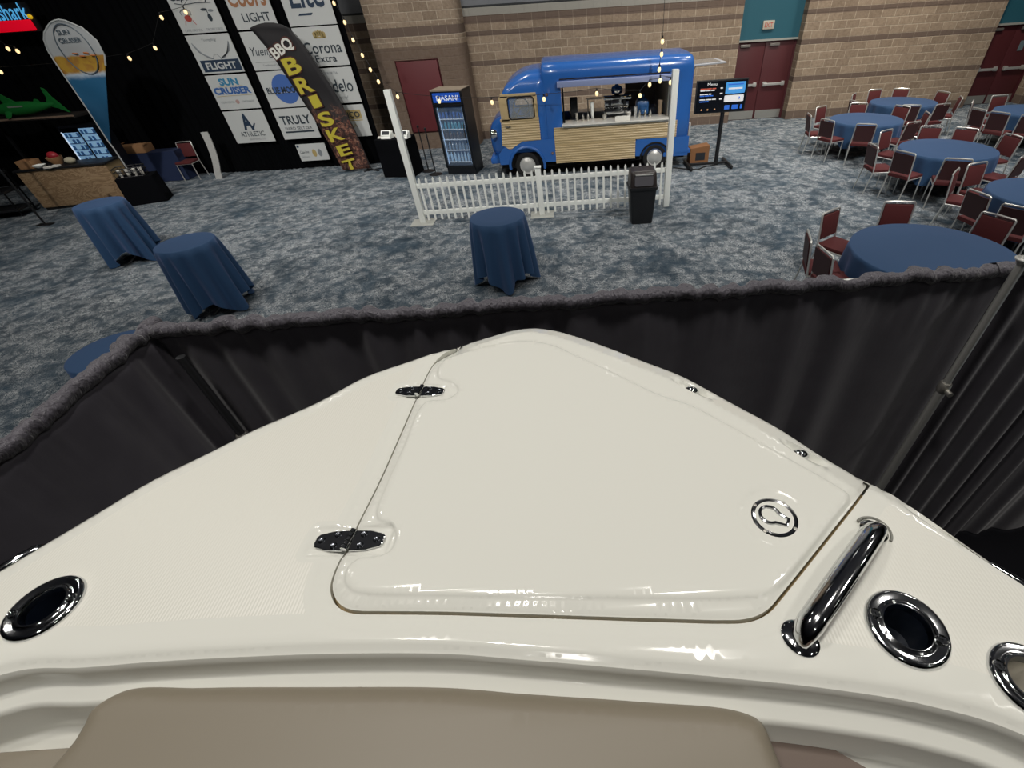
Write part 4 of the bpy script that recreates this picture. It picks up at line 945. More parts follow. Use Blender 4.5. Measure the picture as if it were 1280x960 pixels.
MB().span((-HW + .06, .01, .22), (HW - .06, .018, 1.55)).build('pane', mat('cooler_glass', '9fb8d8', .05, alpha=.12, spec=.7), dr_, smooth=False)
MB().tube([(HW - .09, -.01, .75), (HW - .09, -.05, .78), (HW - .09, -.05, 1.15), (HW - .09, -.01, 1.18)], .012, 8).build('door_handle', M_black, dr_)
for s in (-1, 1): MB().span((s * (HW - .08) - .008, .045, .24), (s * (HW - .08) + .008, .06, 1.54)).build('light_strip', mat('cooler_strip', 'cfe6ff', .4, emit='8fc4ff', es=.9), t, smooth=False)
shz = [.30, .58, .83, 1.06, 1.29]
for z in shz:
    MB().span((-HW + .035, .06, z - .012), (HW - .035, HD - .07, z)).build('shelf', M_steel, t, smooth=False)
    MB().span((-HW + .05, .052, z - .018), (HW - .05, .06, z + .006)).build('shelf_lip', mat('shelf_lip', 'c9d9ea', .4, emit='a9c8ea', es=.25), t, smooth=False)
bm_ = [mat('bottle_' + n_, c_, .15, spec=.8) for n_, c_ in (('pale', '9fc4e6'), ('teal', '3f8fb0'), ('dark', '3a2b2c'), ('grey', '6d87a4'), ('blue', '2d62b8'))]
bl = ['pale water bottle on the bottom shelf of the blue-lit cooler', 'grey bottle on the second shelf up in the blue-lit cooler', 'dark bottle on the middle shelf of the blue-lit cooler', 'teal bottle on the second shelf from the top in the blue-lit cooler', 'blue can on the top shelf of the blue-lit cooler']
src = {}
for k, z in enumerate(shz):
    mt = bm_[[0, 3, 2, 1, 4][k]]; h = [.22, .17, .17, .17, .14][k]; r = .034
    for j in range(8):
        if k not in src:
            o = MB().lathe([(r * .9, 0), (r, .01), (r, h * .62), (r * .8, h * .74), (r * .4, h * .86), (r * .38, h * .97), (r * .42, h), (.0001, h)] if k < 4 else [(r * .85, 0), (r, .01), (r, h * .92), (r * .85, h), (.0001, h)], 12).build('bottle' if k < 4 else 'can', mt)
            tag(o, bl[k], 'bottle' if k < 4 else 'can', ('bottles' if k < 4 else 'cans') + ' on cooler shelf ' + 'lowest second third fourth top'.split()[k]); src[k] = o
        else:
            o = src[k].copy(); COL.objects.link(o)
        p = tl(-HW + .075 + j * (2 * HW - .15) / 7, .12, z); o.location = p; o.rotation_euler = (0, 0, 0)

# ------------------------------------------------------------------ till table, stanchions
t = thing('till_table', 'small black-draped table with card tills beside the tall white post', 'table', (-4.42, 13.3, 0), math.radians(-12))
MB().span((-.42, -.3, .88), (.42, .3, .90)).build('tabletop', M_black, t, smooth=False)
n_ = 64; rows = []
for k in range(8):
    q_ = k / 7; ring = []
    for i, (x, y) in enumerate(rrect(.86, .62, .03, 14)[:60]):
        w_ = 1 + .03 * q_ * math.sin(i * 1.9); ring.append((x * w_, y * w_, .905 - .895 * q_))
    rows.append(ring)
MB().loft([[(x * .01, y * .01, .907) for x, y, z in rows[0]]] + rows, True, True).build('cloth', M_blackcloth, t, ang=80)
for dx, dy, lab in ((-.14, -.1, 'left white card till on the black-draped table'), (.34, -.12, 'right white card till on the black-draped table')):
    p = t.location + Matrix.Rotation(math.radians(-12), 3, 'Z') @ Vector((dx, dy, .908))
    o = thing('card_till', lab, 'till', p, math.radians(-12), group='card tills')
    MB().prism([(-.11, 0), (.11, 0), (.11, .03), (-.09, .15), (-.11, .15)], (-.13, 0, 0), (0, -1, 0), (0, 0, 1), (.26, 0, 0)).build('stand', M_white, o, smooth=False)
    MB().box((0, -.03, .12), (.27, .012, .15), bev=.004, R=Matrix.Rotation(math.radians(-40), 3, 'X')).build('frame', M_white, o)
    MB().box((0, -.036, .126), (.20, .006, .09), R=Matrix.Rotation(math.radians(-40), 3, 'X')).build('screen', M_ink, o, smooth=False)
for dx, dy, w_, lab in ((-.36, -.05, .14, 'small white paper pad at the left of the black-draped table'), (.12, .1, .26, 'white paper sheet behind the tills on the black-draped table'), (-.02, .16, .30, 'folded white menu card at the back of the black-draped table')):
    p = t.location + Matrix.Rotation(math.radians(-12), 3, 'Z') @ Vector((dx, dy, .908))
    o = MB().box((0, 0, .012), (w_, .18, .024), bev=.003).build('paper_stack', M_paper); o.location = p; o.rotation_euler = (0, 0, .2); tag(o, lab, 'paper', 'papers on the till table')
for u, v, lab in ((536, 214, 'thin black stanchion left of the drinks cooler, left of two'), (545, 218, 'thin black stanchion left of the drinks cooler, right of two')):
    p = at_z(u, v, 0); o = thing('stanchion', lab, 'stanchion', p, group='thin black stanchions')
    MB().lathe([(.17, 0), (.17, .012), (.06, .03), (.03, .05), (.0001, .05)], 24).build('base', M_black, o)
    MB().cyl((0, 0, .04), (0, 0, 1.08), .016).lathe([(.016, 1.06), (.03, 1.08), (.03, 1.11), (.0001, 1.13)], 16).build('pole', M_black, o)
# ------------------------------------------------------------------ black curtain and drink boards
YP = 14.5
drape('curtain', 'tall black curtain behind the white drink boards and the bar', [(-5.31, 14.66), (-7.0, 14.66), (-9.4, 14.66), (-10.6, 14.8), (-12.5, 14.85), (-16, 14.8), (-24, 14.4)], amp=.03, wl=.2, seed=11, top=5.2, m=M_curtain, cat='curtain', nz=6, ruffle=False, hem=.0)
M_board = mat('board_white', 'bcbfbe', .6)
INK = mat('board_ink', '26323c', .6); GREY = mat('board_grey', '7a8085', .6); NAV = mat('board_navy', '1c3148', .6); BLU = mat('board_blue', '2a5a9a', .6); COP = mat('board_copper', '9a6a4a', .6); GOLD = mat('board_gold', 'a89460', .6); RED = mat('board_red', 'a5453c', .6); TEALB = mat('board_teal', '2b7aa0', .6)
def board(x0, x1, z0, z1, label):
    t = thing('drink_board', label, 'sign', ((x0 + x1) / 2, YP, z0), group='white drink boards')
    MB(t.location).span((x0, YP - .006, z0), (x1, YP + .012, z1), bev=.004).build('board_panel', M_board, t, smooth=False)
    def tx(s, a, b, w, h, m=INK, **k):
        return letters(s, m, t, (x0 + (x1 - x0) * a, YP - .006, z0 + (z1 - z0) * b), X, Z, w * (x1 - x0), h, **k)
    def fl(poly, a, b, m, dep=.003, name='emblem'):
        return flat(poly, m, t, (x0 + (x1 - x0) * a, YP - .006, z0 + (z1 - z0) * b), X, Z, dep, name, .002)
    def ln(pts, r, m, name='emblem'):
        return MB(t.location).tube([(x0 + (x1 - x0) * a, YP - .008, z0 + (z1 - z0) * b) for a, b in pts], r, 5).build(name, m, t)
    return t, tx, fl, ln
c1, c2, c3 = (-9.24, -8.16), (-7.89, -6.86), (-6.58, -5.42)
t, tx, fl, ln = board(*c1, 3.235, 4.05, 'white board with crab and hop marks, top of the left column')
tx('Cape May', .5, .82, .86, .20, shear=.25, bold=.01); ln([(.12, .70), (.3, .66), (.6, .69), (.92, .68)], .008, INK)
tx('CAPE MAY IPA', .27, .07, .40, .05, GREY); tx('TROPICORES', .75, .07, .38, .05, GREY)
fl(circ(.085, 20, 1, .75), .27, .35, RED); ln([(.17, .42), (.15, .50), (.22, .56), (.32, .56), (.39, .50), (.37, .42)], .010, GREY); ln([(.19, .3), (.15, .2)], .008, RED); ln([(.35, .3), (.39, .2)], .008, RED)
fl(circ(.06, 16, .8, 1.2), .76, .34, INK); fl(circ(.05, 12, 1.6, .5), .70, .53, INK); fl(circ(.05, 12, 1.4, .5), .84, .50, GREY); ln([(.76, .42), (.75, .52)], .008, INK)
t, tx, fl, ln = board(*c1, 2.41, 3.20, 'white board with wings over a navy band, left column second from top')
tx('Yuengling', .5, .86, .34, .07, GREY, shear=.3)
fl(rect(.98, .245), .52, .20, NAV); tx('FLIGHT', .52, .20, .72, .15, M_board, bold=.03, dep=.007)
for s in (-1, 1):
    for k in range(6): ln([(.5 + s * (.08 + .015 * k), .38 + .01 * k), (.5 + s * (.20 + .03 * k), .42 + .03 * k), (.5 + s * (.30 + .022 * k), .55 + .035 * k), (.5 + s * (.36 + .012 * k), .66 + .03 * k)], .010, GREY)
ln([(.40, .38), (.47, .5), (.53, .5), (.60, .38)], .006, GREY)
t, tx, fl, ln = board(*c1, 1.60, 2.37, 'white board with two-line blue lettering, left column third from top')
tx('SUN', .5, .80, .46, .16, TEALB, bold=.05); tx('CRUISER', .5, .55, .90, .16, BLU, bold=.05); ln([(.06, .40), (.94, .41)], .005, GOLD); ln([(.2, .675), (.8, .68)], .004, GOLD)
tx('VODKA ICED TEA', .26, .22, .34, .045, GREY); tx('LEMONADE', .76, .22, .30, .045, GREY); fl(circ(.05), .5, .22, mat('board_rose', 'a88d88', .6))
t, tx, fl, ln = board(*c1, .78, 1.56, 'white board with a big dark letter A, bottom of the left column')
tx('A', .48, .66, .26, .40, NAV, bold=.04); fl([(-.02, -.1), (.12, .06), (.14, .03), (.02, -.13)], .55, .55, NAV); tx('ATHLETIC', .5, .28, .62, .12, INK, bold=.01); tx('BREWING CO.', .58, .11, .42, .045, GREY)
t, tx, fl, ln = board(*c2, 3.24, 4.08, 'white board with copper script over capitals, top of the middle column')
tx('Coors', .5, .72, .88, .36, COP, shear=.2, bold=.025); tx('LIGHT', .56, .27, .66, .17, INK, bold=.01)
t, tx, fl, ln = board(*c2, 2.41, 3.20, 'white board with thin dark script beside the brisket flag, middle column second from top')
tx('Yuengling', .5, .46, .82, .24, INK, shear=.3); ln([(.1, .22), (.9, .2)], .005, GREY); tx('Traditional Lager', .5, .12, .5, .05, GREY)
t, tx, fl, ln = board(*c2, 1.57, 2.38, 'white board with a big blue disc behind the brisket flag, middle column')
fl(circ(.33, 36), .56, .5, mat('board_disc', '3f64a8', .6)); tx('BLUE MOON', .5, .48, .84, .15, INK, bold=.03, dep=.007); ln([(.08, .38), (.5, .42), (.9, .40)], .006, M_board)
t, tx, fl, ln = board(*c2, .80, 1.54, 'white board with plain dark capitals beside the brisket flag, middle column fourth from top')
tx('TRULY', .5, .63, .80, .21, INK, bold=.025); tx('HARD SELTZER', .5, .36, .72, .07, INK); fl(rect(.80, .04), .5, .24, INK)
t, tx, fl, ln = board(-7.67, -6.84, .22, .66, 'small white board with gold mark low under the middle column')
tx('Cape Line', .22, .52, .30, .09, INK, shear=.2); tx('Seltzers', .2, .25, .26, .07, GREY); fl(circ(.10, 20, .6, 1), .55, .45, GOLD); fl(circ(.10, 20, .6, 1), .74, .45, GREY); fl(circ(.035), .06, .88, NAV)
t, tx, fl, ln = board(*c3, 3.24, 4.12, 'white board with heavy blackletter word, top of the right column')
tx('Lite', .52, .66, .72, .50, NAV, bold=.02, shear=.1); fl([(-.2, 0), (.12, 0), (.17, .045), (-.16, .04)], .42, .22, NAV)
t, tx, fl, ln = board(*c3, 2.41, 3.215, 'white board with a gold crown, right column second from top')
for k in range(5): fl([(-.035, -.06), (.035, -.06), (.045, .03), (0, .07), (-.045, .03)], .44 + .05 * k, .80 + .02 * (2 - abs(k - 2)), GOLD)
fl(rect(.27, .03), .54, .73, GOLD); tx('Corona', .52, .48, .82, .24, INK, bold=.01, shear=.05); tx('Extra', .52, .20, .46, .15, INK, bold=.01)
t, tx, fl, ln = board(*c3, 1.58, 2.37, 'white board with dark rounded word right of the brisket flag, right column third from top')
tx('Modelo', .5, .50, .82, .28, INK, bold=.01, shear=.05); tx('CERVEZA', .5, .86, .34, .05, GREY); tx('Especial', .56, .16, .34, .08, GREY, shear=.2)
t, tx, fl, ln = board(*c3, .76, 1.53, 'white board with gold boxed word right of the brisket flag, bottom of the right column')
fl(rect(.92, .22), .5, .70, GOLD); tx('PACIFICO', .5, .70, .72, .14, INK, bold=.02, dep=.007); fl(rect(.92, .02), .5, .52, GOLD); tx('CLARA', .52, .36, .42, .09, GOLD)

# ------------------------------------------------------------------ brisket flag
YB = 13.9
t = thing('feather_flag', 'black feather flag with yellow BRISKET lettering in front of the drink boards', 'flag', at_z(462, 216, 0))
t.location.y = YB; t.location.z = 0
def bq(u, v): p = at_y(u, v, YB); return (p.x, p.z)
right = [bq(*p) for p in ((463, 210), (446, 170), (425, 128), (400, 88), (383, 62), (371, 46), (361, 36))]
left = [bq(*p) for p in ((429, 213), (408, 174), (386, 138), (360, 99), (338, 66), (325, 50), (312, 35))]
def flagmesh(left, right, y, mt, name, amp=.03):
    m = MB(t.location); L_ = crv([Vector((a, b, 0)) for a, b in left], .06); R_ = crv([Vector((a, b, 0)) for a, b in right], .06); N_ = 40
    L_ = L_[np.linspace(0, len(L_) - 1, N_).astype(int)]; R_ = R_[np.linspace(0, len(R_) - 1, N_).astype(int)]
    rows = [[((1 - f) * l[0] + f * r[0], y + amp * math.sin(PI * f) * math.sin(i * .35), (1 - f) * l[1] + f * r[1]) for f in np.linspace(0, 1, 9)] for i, (l, r) in enumerate(zip(L_, R_))]
    # rounded crown between the two edges
    a, b = np.array(L_[-1]), np.array(R_[-1]); top = [bq(*p) for p in ((312, 35), (320, 31), (330, 28.5), (342, 28.5), (352, 31), (361, 36))] if name == 'banner' else None
    if top: T_ = crv([Vector((p[0], p[1], 0)) for p in top], .02); T_ = T_[np.linspace(0, len(T_) - 1, 9).astype(int)]; rows.append([(p[0], y, p[1]) for p in T_])
    m.loft(rows, False); o = m.build(name, mt, t, ang=80); s = o.modifiers.new('cloth', 'SOLIDIFY'); s.thickness = .004; s.offset = 1; return o
def meat():
    n = NT('flag_print', .75); z = n.nt.nodes.new('ShaderNodeSeparateXYZ'); n.lk(n.tc, z.inputs[0])
    nz = n.noise(n.tc, 6, 6, 1.5, .65); wv = n.noise(n.tc, 14, 3, 2)
    c = n.mix(n.step(nz, .42, .62), lin('2a1714'), n.mix(n.step(wv, .4, .65), lin('5a2c22'), lin('a07560')))
    f = n.math('MULTIPLY', n.step(z.outputs[2], 1.75, 1.2), n.step(n.math('ADD', nz, n.math('MULTIPLY', n.step(z.outputs[2], 1.5, .4), .35)), .45, .6))
    return n.col(n.mix(f, lin('1b191c'), c))
flagmesh(left, right, YB, meat(), 'banner')
MB(t.location).tube([(p[0] + .012, YB + .012, p[1]) for p in [bq(467, 214)] + right] + [(p[0], YB + .01, p[1]) for p in [bq(352, 31), bq(342, 28.5), bq(330, 28.5)]], [.016, .014, .013, .012, .011, .010, .009, .008, .006, .006, .005], 8).build('mast', M_black, t)
MB(t.location).box((right[0][0] + .05, YB + .02, .012), (.5, .06, .02), rz=.5).box((right[0][0] + .05, YB + .02, .012), (.5, .06, .02), rz=-.6).build('cross_foot', M_black, t)
YEL = mat('flag_yellow', 'b9ac36', .6); CRM = mat('flag_cream', 'd8d8d0', .6); RIM = mat('flag_rust', '4a241a', .6)
def ang_letters(s, u, v, w, h, mt, tilt, bold=.05, dep=.03):
    p = at_y(u, v, YB); a = math.radians(tilt)
    return letters(s, mt, t, (p.x, YB - .012, p.z), (math.cos(a), 0, math.sin(a)), (-math.sin(a), 0, math.cos(a)), w, h, bold=bold, dep=dep)
for k, (s, u, v, w, h) in enumerate((('B', 366, 82, .40, .34), ('R', 381, 106, .40, .34), ('I', 395, 126.5, .24, .27), ('S', 408, 148.5, .38, .33), ('K', 420, 168, .42, .30), ('E', 431, 187, .36, .27), ('T', 438, 205, .38, .26))):
    ang_letters(s, u, v, w + .05, h + .05, RIM, 10, .06, .026); ang_letters(s, u, v, w, h, YEL, 10, .03, .034)
ang_letters('BBQ', 353.5, 61, .66, .33, RIM, 24, .06, .026); ang_letters('BBQ', 353.5, 61, .60, .27, CRM, 24, .03, .034)

# ------------------------------------------------------------------ teardrop flag
YT = 12.62
t = thing('teardrop_flag', 'white and blue teardrop flag standing beside the wood bar at the left', 'flag', (-11.06, YT, 0))
def tq(u, v): p = at_y(u, v, YT); return (p.x, p.z)
LX = crv([Vector((*tq(*p), 0)) for p in ((138, 180), (122, 155), (100, 122), (78, 90), (66, 72), (58, 58), (55.5, 46), (58, 36), (64, 29))], .03)
RX = crv([Vector((*tq(*p), 0)) for p in ((138.5, 180), (136, 150), (134, 120), (132, 90), (130.5, 70), (124, 56), (112, 42), (98, 33), (83, 27))], .03)
N_ = 70; LX = LX[np.linspace(0, len(LX) - 1, N_).astype(int)]; RX = RX[np.linspace(0, len(RX) - 1, N_).astype(int)]
TXm = crv([Vector((*tq(*p), 0)) for p in ((64, 29), (73, 25.5), (83, 27))], .02); TXm = TXm[np.linspace(0, len(TXm) - 1, 25).astype(int)]
m = MB(t.location); m.loft([[((1 - f) * l[0] + f * r[0], YT + .02 * math.sin(PI * f) * math.sin(i * .3), (1 - f) * l[1] + f * r[1]) for f in np.linspace(0, 1, 25)] for i, (l, r) in enumerate(zip(LX, RX))] + [[(p[0], YT, p[1]) for p in TXm]], False)
def drop():
    n = NT('teardrop_print', .7); z = n.nt.nodes.new('ShaderNodeSeparateXYZ'); n.lk(n.tc, z.inputs[0]); h = z.outputs[2]
    nz = n.noise(n.tc, 5, 4, 1); hz = n.math('ADD', h, n.math('MULTIPLY', n.math('SUBTRACT', nz, .5), .10))
    c = n.mix(n.step(hz, 2.74, 2.66), n.mix(n.step(hz, 3.03, 2.99), lin('a5a9ab'), n.mix(n.step(nz, .4, .62), lin('a9842a'), lin('976b2a'))), lin('a9b9c8'))
    c = n.mix(n.step(hz, 2.68, 2.58), c, n.mix(n.step(hz, 2.4, 1.9), lin('1d5c84'), lin('0b486b')))
    return n.col(c)
o = m.build('banner', drop(), t, ang=80); s = o.modifiers.new('cloth', 'SOLIDIFY'); s.thickness = .004
MB(t.location).tube([(-11.06, YT, .03), (-11.06, YT, 1.2)] + [(p[0] - .012, YT, p[1]) for p in LX[2::5]] + [(p[0], YT, p[1] + .012) for p in TXm[::8]] + [(p[0] + .01, YT, p[1] + .008) for p in RX[:40:-6]], .017, 8).build('mast', mat('pale_sleeve', 'a9adad', .5), t)
MB(t.location).lathe([(.22, 0), (.22, .015), (.04, .03), (.03, .08)], 24, (-11.06, YT, 0)).build('base', M_black, t)
Rm_ = tq(95, 62)
cen = Vector((Rm_[0] + .02, YT - .02, Rm_[1])); dkr = mat('flag_slate', '4b5862', .6)
MB(t.location).tube([cen + Vector((.34 * math.cos(a), 0, .44 * math.sin(a))) for a in np.arange(40) * 2 * PI / 40], .011, 6, True).build('emblem_ring', dkr, t)
letters('SUN', dkr, t, cen + Vector((-.04, -.01, .30)), X, Z, .26, .09, bold=.03); letters('CRUISER', dkr, t, cen + Vector((0, -.01, .16)), X, Z, .48, .09, bold=.03)
for q_ in range(4): MB(t.location).tube([cen + Vector((-.12 + .12 * q_, -.012, -.06 - .05 * (q_ % 2))), cen + Vector((-.02 + .12 * q_, -.012, -.07 - .05 * (q_ % 2)))], .012, 6).build('emblem', mat('flag_orange', 'b0662c', .6), t)

# ------------------------------------------------------------------ bar at the left
a, b = Vector((-13.30, 12.14, 0)), Vector((-11.36, 12.42, 0)); ang = math.atan2(b.y - a.y, b.x - a.x); L_ = (b - a).length
t = thing('bar_counter', 'bar counter with pale knotty wood front at the far left', 'bar', (a + b) / 2, ang)
def wood():
    n = NT('knotty_wood', .65); sp = n.nt.nodes.new('ShaderNodeMapping'); n.lk(n.tc, sp.inputs[0]); sp.inputs['Scale'].default_value = (1, 1, 2.2)
    nz = n.noise(sp.outputs[0], 1.7, 4, 2.2, .6); rg = n.math('FRACT', n.math('MULTIPLY', nz, 6)); kn = n.step(n.noise(n.tc, 2.6, 1, .4), .70, .78)
    return n.col(n.mix(kn, n.mix(n.step(rg, .1, .9), lin('a48a6a'), lin('846a4d')), lin('33200f')))
MB().span((-L_ / 2, 0, .06), (L_ / 2, .05, .90), bev=.006).build('front_panel', wood(), t)
MB().span((-L_ / 2 + .02, .02, 0), (L_ / 2 - .02, .6, .06)).build('plinth', M_under, t, smooth=False)
MB().span((-L_ / 2 - .03, -.04, .90), (L_ / 2 + .03, .66, .94), bev=.01).build('worktop', M_black, t)
for e0 in (L_ / 2 - .05, -L_ / 2): MB().span((e0, .05, .06), (e0 + .05, .6, .90)).build('end_panel', mat('pale_end_panel', '9a845f', .7), t, smooth=False)
Rb = Matrix.Rotation(ang, 3, 'Z')
def onb(x, y): return t.location + Rb @ Vector((x, y, .94))
bar = t
o = MB().loft([rring(.34, .26, 0, .01), rring(.36, .28, .17, .01), rring(.34, .26, .17, .01), rring(.33, .25, .02, .01)], True, True, True).build('carton', M_card); o.location = onb(-.72, .2); tag(o, 'tan carton at the left end of the bar top', 'box')
o = MB().lathe([(.05, 0), (.11, .03), (.13, .07), (.125, .075), (.1, .035), (.0001, .02)], 24).build('bowl', M_white); o.location = onb(-.42, .05); tag(o, 'shallow white bowl on the bar top beside the tan carton', 'bowl')
o = MB().lathe([(.09, 0), (.15, .12), (.16, .17), (.15, .17), (.13, .1), (.0001, .03)], 24).build('basket', M_card); o.location = onb(-.2, .32); tag(o, 'brown basket on the bar top holding a red bag', 'basket')
o = MB().ball((0, 0, .09), .11, 16, 10, (1.15, .8, .85)).build('snack_bag', mat('red_bag', 'a02430', .5, bump=.6, bscale=18)); o.location = onb(-.2, .32) + Vector((0, 0, .10)); tag(o, 'red snack bag in the basket on the bar top', 'bag')
o = MB().ball((0, 0, .07), .1, 16, 10, (1.3, .9, .75)).build('cloth_bundle', mat('cream_cloth', 'b5af98', .9, bump=.6, bscale=15)); o.location = onb(.14, .25); tag(o, 'cream cloth bundle on the bar top right of the red bag', 'cloth')
for dx, lab in ((.02, 'white folded napkin on the bar top, left of two'), (-.08, 'white folded napkin on the bar top, right of two')):
    o = MB().box((0, 0, .02), (.16, .12, .04), bev=.008).build('napkin', M_paper); o.location = onb(dx - .1, .02 + dx); tag(o, lab, 'napkin', 'napkins on the bar')
p = at_z(57, 281, 0); o = thing('flag_pole', 'black upright pole on a flat foot at the far left edge', 'pole', p)
MB().box((0, 0, .012), (.34, .14, .024), bev=.005).build('foot', M_black, o); MB().cyl((0, 0, .02), (0, 0, 3.4), .022).build('pole', M_black, o)
p = at_z(12, 285, 0); o = thing('bar_trolley', 'dark trolley at the left edge in front of the bar', 'trolley', (-14.0, 11.75, 0), .2)
MB().span((-.5, -.2, .15), (.55, .35, .20), bev=.01).span((-.5, -.2, .55), (.55, .35, .60), bev=.01).span((-.5, -.2, .92), (.55, .35, .96), bev=.01).build('shelf', M_black, o)
for x in (-.48, .53):
    for y in (-.18, .33): MB().cyl((x, y, .03), (x, y, 1.0), .018, n=8).build('post', M_bmetal, o)
# back bar, its canopy, the lit cooler
t = thing('back_bar', 'black back bar with a thin pale-edged canopy behind the wood bar', 'bar', (-14.0, 13.6, 0))
MB(t.location).span((-17.0, 13.25, 1.80), (-12.05, 13.9, 1.86), bev=.005).build('canopy', mat('canopy_brown', '1e1a18', .6), t)
MB(t.location).span((-17.0, 13.23, 1.83), (-12.05, 13.25, 1.865)).build('canopy_edge', mat('canopy_edge', '7d6a5c', .5), t, smooth=False)
for x in (-16.9, -14.6, -12.12): MB(t.location).span((x - .03, 13.8, 0), (x + .03, 13.86, 1.8)).build('post', M_black, t, smooth=False)
YK = 13.20
kl, kr, kb, kt = at_y(105, 204, YK), at_y(133, 200, YK), 0, 0
xa, xb = at_y(78, 168, YK).x - .03, at_y(114, 158, YK).x + .06; za, zb = at_y(118, 203, YK).z, at_y(95, 162, YK).z; xm = (xa + xb) / 2
t = thing('bottle_cooler', 'low two-door cooler glowing pale blue behind the bar', 'cooler', (xm, YK + .2, 0))
MB(t.location).span((xa, YK, 0), (xb, YK + .45, za - .04)).span((xa, YK + .4, za - .04), (xb, YK + .45, zb + .08)).span((xa, YK, zb + .04), (xb, YK + .45, zb + .08)).span((xa, YK, za - .04), (xa + .04, YK + .45, zb + .05)).span((xb - .04, YK, za - .04), (xb, YK + .45, zb + .05)).build('cabinet', M_cool, t, smooth=False)
for x0_, x1_, z1_ in ((xa + .05, xm - .03, zb - .06), (xm + .03, xb - .05, zb + .02)):
    d = MB(t.location).span((x0_, YK, za), (x1_, YK + .02, z1_)).build('lit_door', mat('pale_glow', '9fc8ea', .3, emit='8fc0ee', es=.85), t, smooth=False)
    for k in range(5):
        z = za + .03 + k * (z1_ - za) / 5
        MB(t.location).span((x0_, YK - .015, z), (x1_, YK, z + .014)).build('shelf_line', mat('shelf_line', '335d88', .5), d, smooth=False)
        for j in range(4):
            if (j + k) % 3: MB(t.location).cyl((x0_ + .06 + j * .10, YK - .005, z + .014), (x0_ + .06 + j * .10, YK - .005, z + .10), .028, n=8).build('bottle_shape', mat('bottle_shadow', '3c6ea4', .4), d)
MB(t.location).tube([(xa + .04, YK - .01, za - .02), (xa + .04, YK - .01, zb - .04)], .014, 6).build('light_strip', mat('bar_strip', 'e8f4ff', .4, emit='d8ecff', es=2.0), t)
# green inflatable shark on the canopy
t = thing('inflatable_shark', 'green inflatable shark lying on the canopy of the back bar', 'inflatable', (-13.35, 13.55, 1.866))
M_sh = mat('shark_green', '18662c', .4)
secs = []
for x, r, zc in ((-.86, .01, .14), (-.80, .05, .14), (-.66, .10, .15), (-.45, .14, .155), (-.2, .155, .16), (.1, .14, .17), (.4, .10, .18), (.62, .06, .20), (.76, .03, .22)):
    secs.append([(x, r * .9 * math.cos(q_), zc + r * math.sin(q_)) for q_ in np.arange(14) * 2 * PI / 14])
MB().loft(secs, True, True, True).build('shark_body', M_sh, t, ang=70)
for nme, pl in (('dorsal_fin', [(-.42, .26), (-.10, .28), (-.30, .42), (-.44, .55), (-.47, .5)]), ('tail_fin', [(.55, .20), (.68, .34), (.70, .56), (.76, .52), (.80, .36), (.95, .10), (1.0, .02), (.80, .12)]), ('back_fin', [(.28, .26), (.44, .26), (.42, .32), (.36, .34)])):
    MB().prism(pl, (0, -.02, 0), X, Z, (0, .04, 0)).build(nme, M_sh, t, smooth=False)
MB().tube([(-.36, -.12, .12), (-.28, -.28, .03), (-.22, -.36, .01)], [.05, .04, .015], 8, flat=(1.4, .5)).build('side_fin', M_sh, t); MB().tube([(-.36, .12, .12), (-.28, .28, .03), (-.22, .36, .01)], [.05, .04, .015], 8, flat=(1.4, .5)).build('side_fin', M_sh, t)
MB().ball((-.60, -.095, .20), .022, 10, 6).ball((-.60, .095, .20), .022, 10, 6).build('eye', M_paper, t)
MB().box((-.1, -.135, .22), (.36, .01, .03), R=Matrix.Rotation(.3, 3, 'X')).build('stripe', mat('pale_stripe', '8a938a', .5), t)
# neon sign hung on the curtain
YNE = 14.25
t = thing('neon_sign', 'glowing blue script sign over a red bar in the top left corner', 'neon sign', (-13.2, YNE, 3.4))
q0, q1 = at_y(31, 8, YNE), at_y(42, 38, YNE)
nb = mat('neon_blue', '60c0ff', .4, emit='58b4f0', es=2.2); nr = mat('neon_red', 'ff1030', .4, emit='f00428', es=1.6); ny = mat('neon_yellow', 'ffd020', .4, emit='f0c020', es=1.5)
letters('Landshark', nb, t, (q0.x - .02, YNE - .02, (q0.z + q1.z) / 2 + .14), X, Z, 1.25, .30, 'R', shear=.15, bold=.01)
MB(t.location).span((q0.x - 1.15, YNE - .03, q1.z + .0), (q0.x - .06, YNE, q1.z + .20), bev=.02).build('red_bar', nr, t)
for x in (q0.x - 1.2, q0.x - .02): MB(t.location).ball((x, YNE - .02, q1.z + .25), .05, 10, 6, (1.2, .5, 1)).build('yellow_tip', ny, t)
MB(t.location).span((q0.x - 1.3, YNE, q1.z - .02), (q0.x + .05, YNE + .04, q0.z + .08)).build('backing', M_black, t, smooth=False)
MB(t.location).tube([(q0.x - .6, YNE + .02, q0.z + .08), (q0.x - .6, YNE + .4, 5.19)], .006, 5).build('hanging_wire', M_cable, t)

# cart, blue table, box, chair and board near the curtain
t = thing('black_cart', 'low black-draped cart with cups in front of the teardrop flag', 'cart', (-10.72, 12.35, 0), math.radians(20))
rows = []
for k in range(7):
    q_ = k / 6; rows.append([(x * (1 + .06 * q_ + .025 * q_ * math.sin(i * 2.1)), y * (1 + .06 * q_ + .025 * q_ * math.sin(i * 2.1)), .62 - .61 * q_) for i, (x, y) in enumerate(rrect(.78, .5, .04, 12))])
MB().loft([[(x * .01, y * .01, .622) for x, y, z in rows[0]]] + rows, True, True).build('cloth', M_blackcloth, t, ang=80)
MB().span((-.36, -.22, .56), (.36, .22, .60)).build('top_board', M_black, t, smooth=False)
cr = thing('wire_crate', 'black open crate holding white cups on the black cart', 'crate', (-10.78, 12.33, .625), math.radians(20))
m = MB()
for z in (.01, .12, .20): m.tube([(x, y, z) for x, y in rrect(.60, .36, .04, 3)], .010, 6, True)
m.build('rim', M_black, cr)
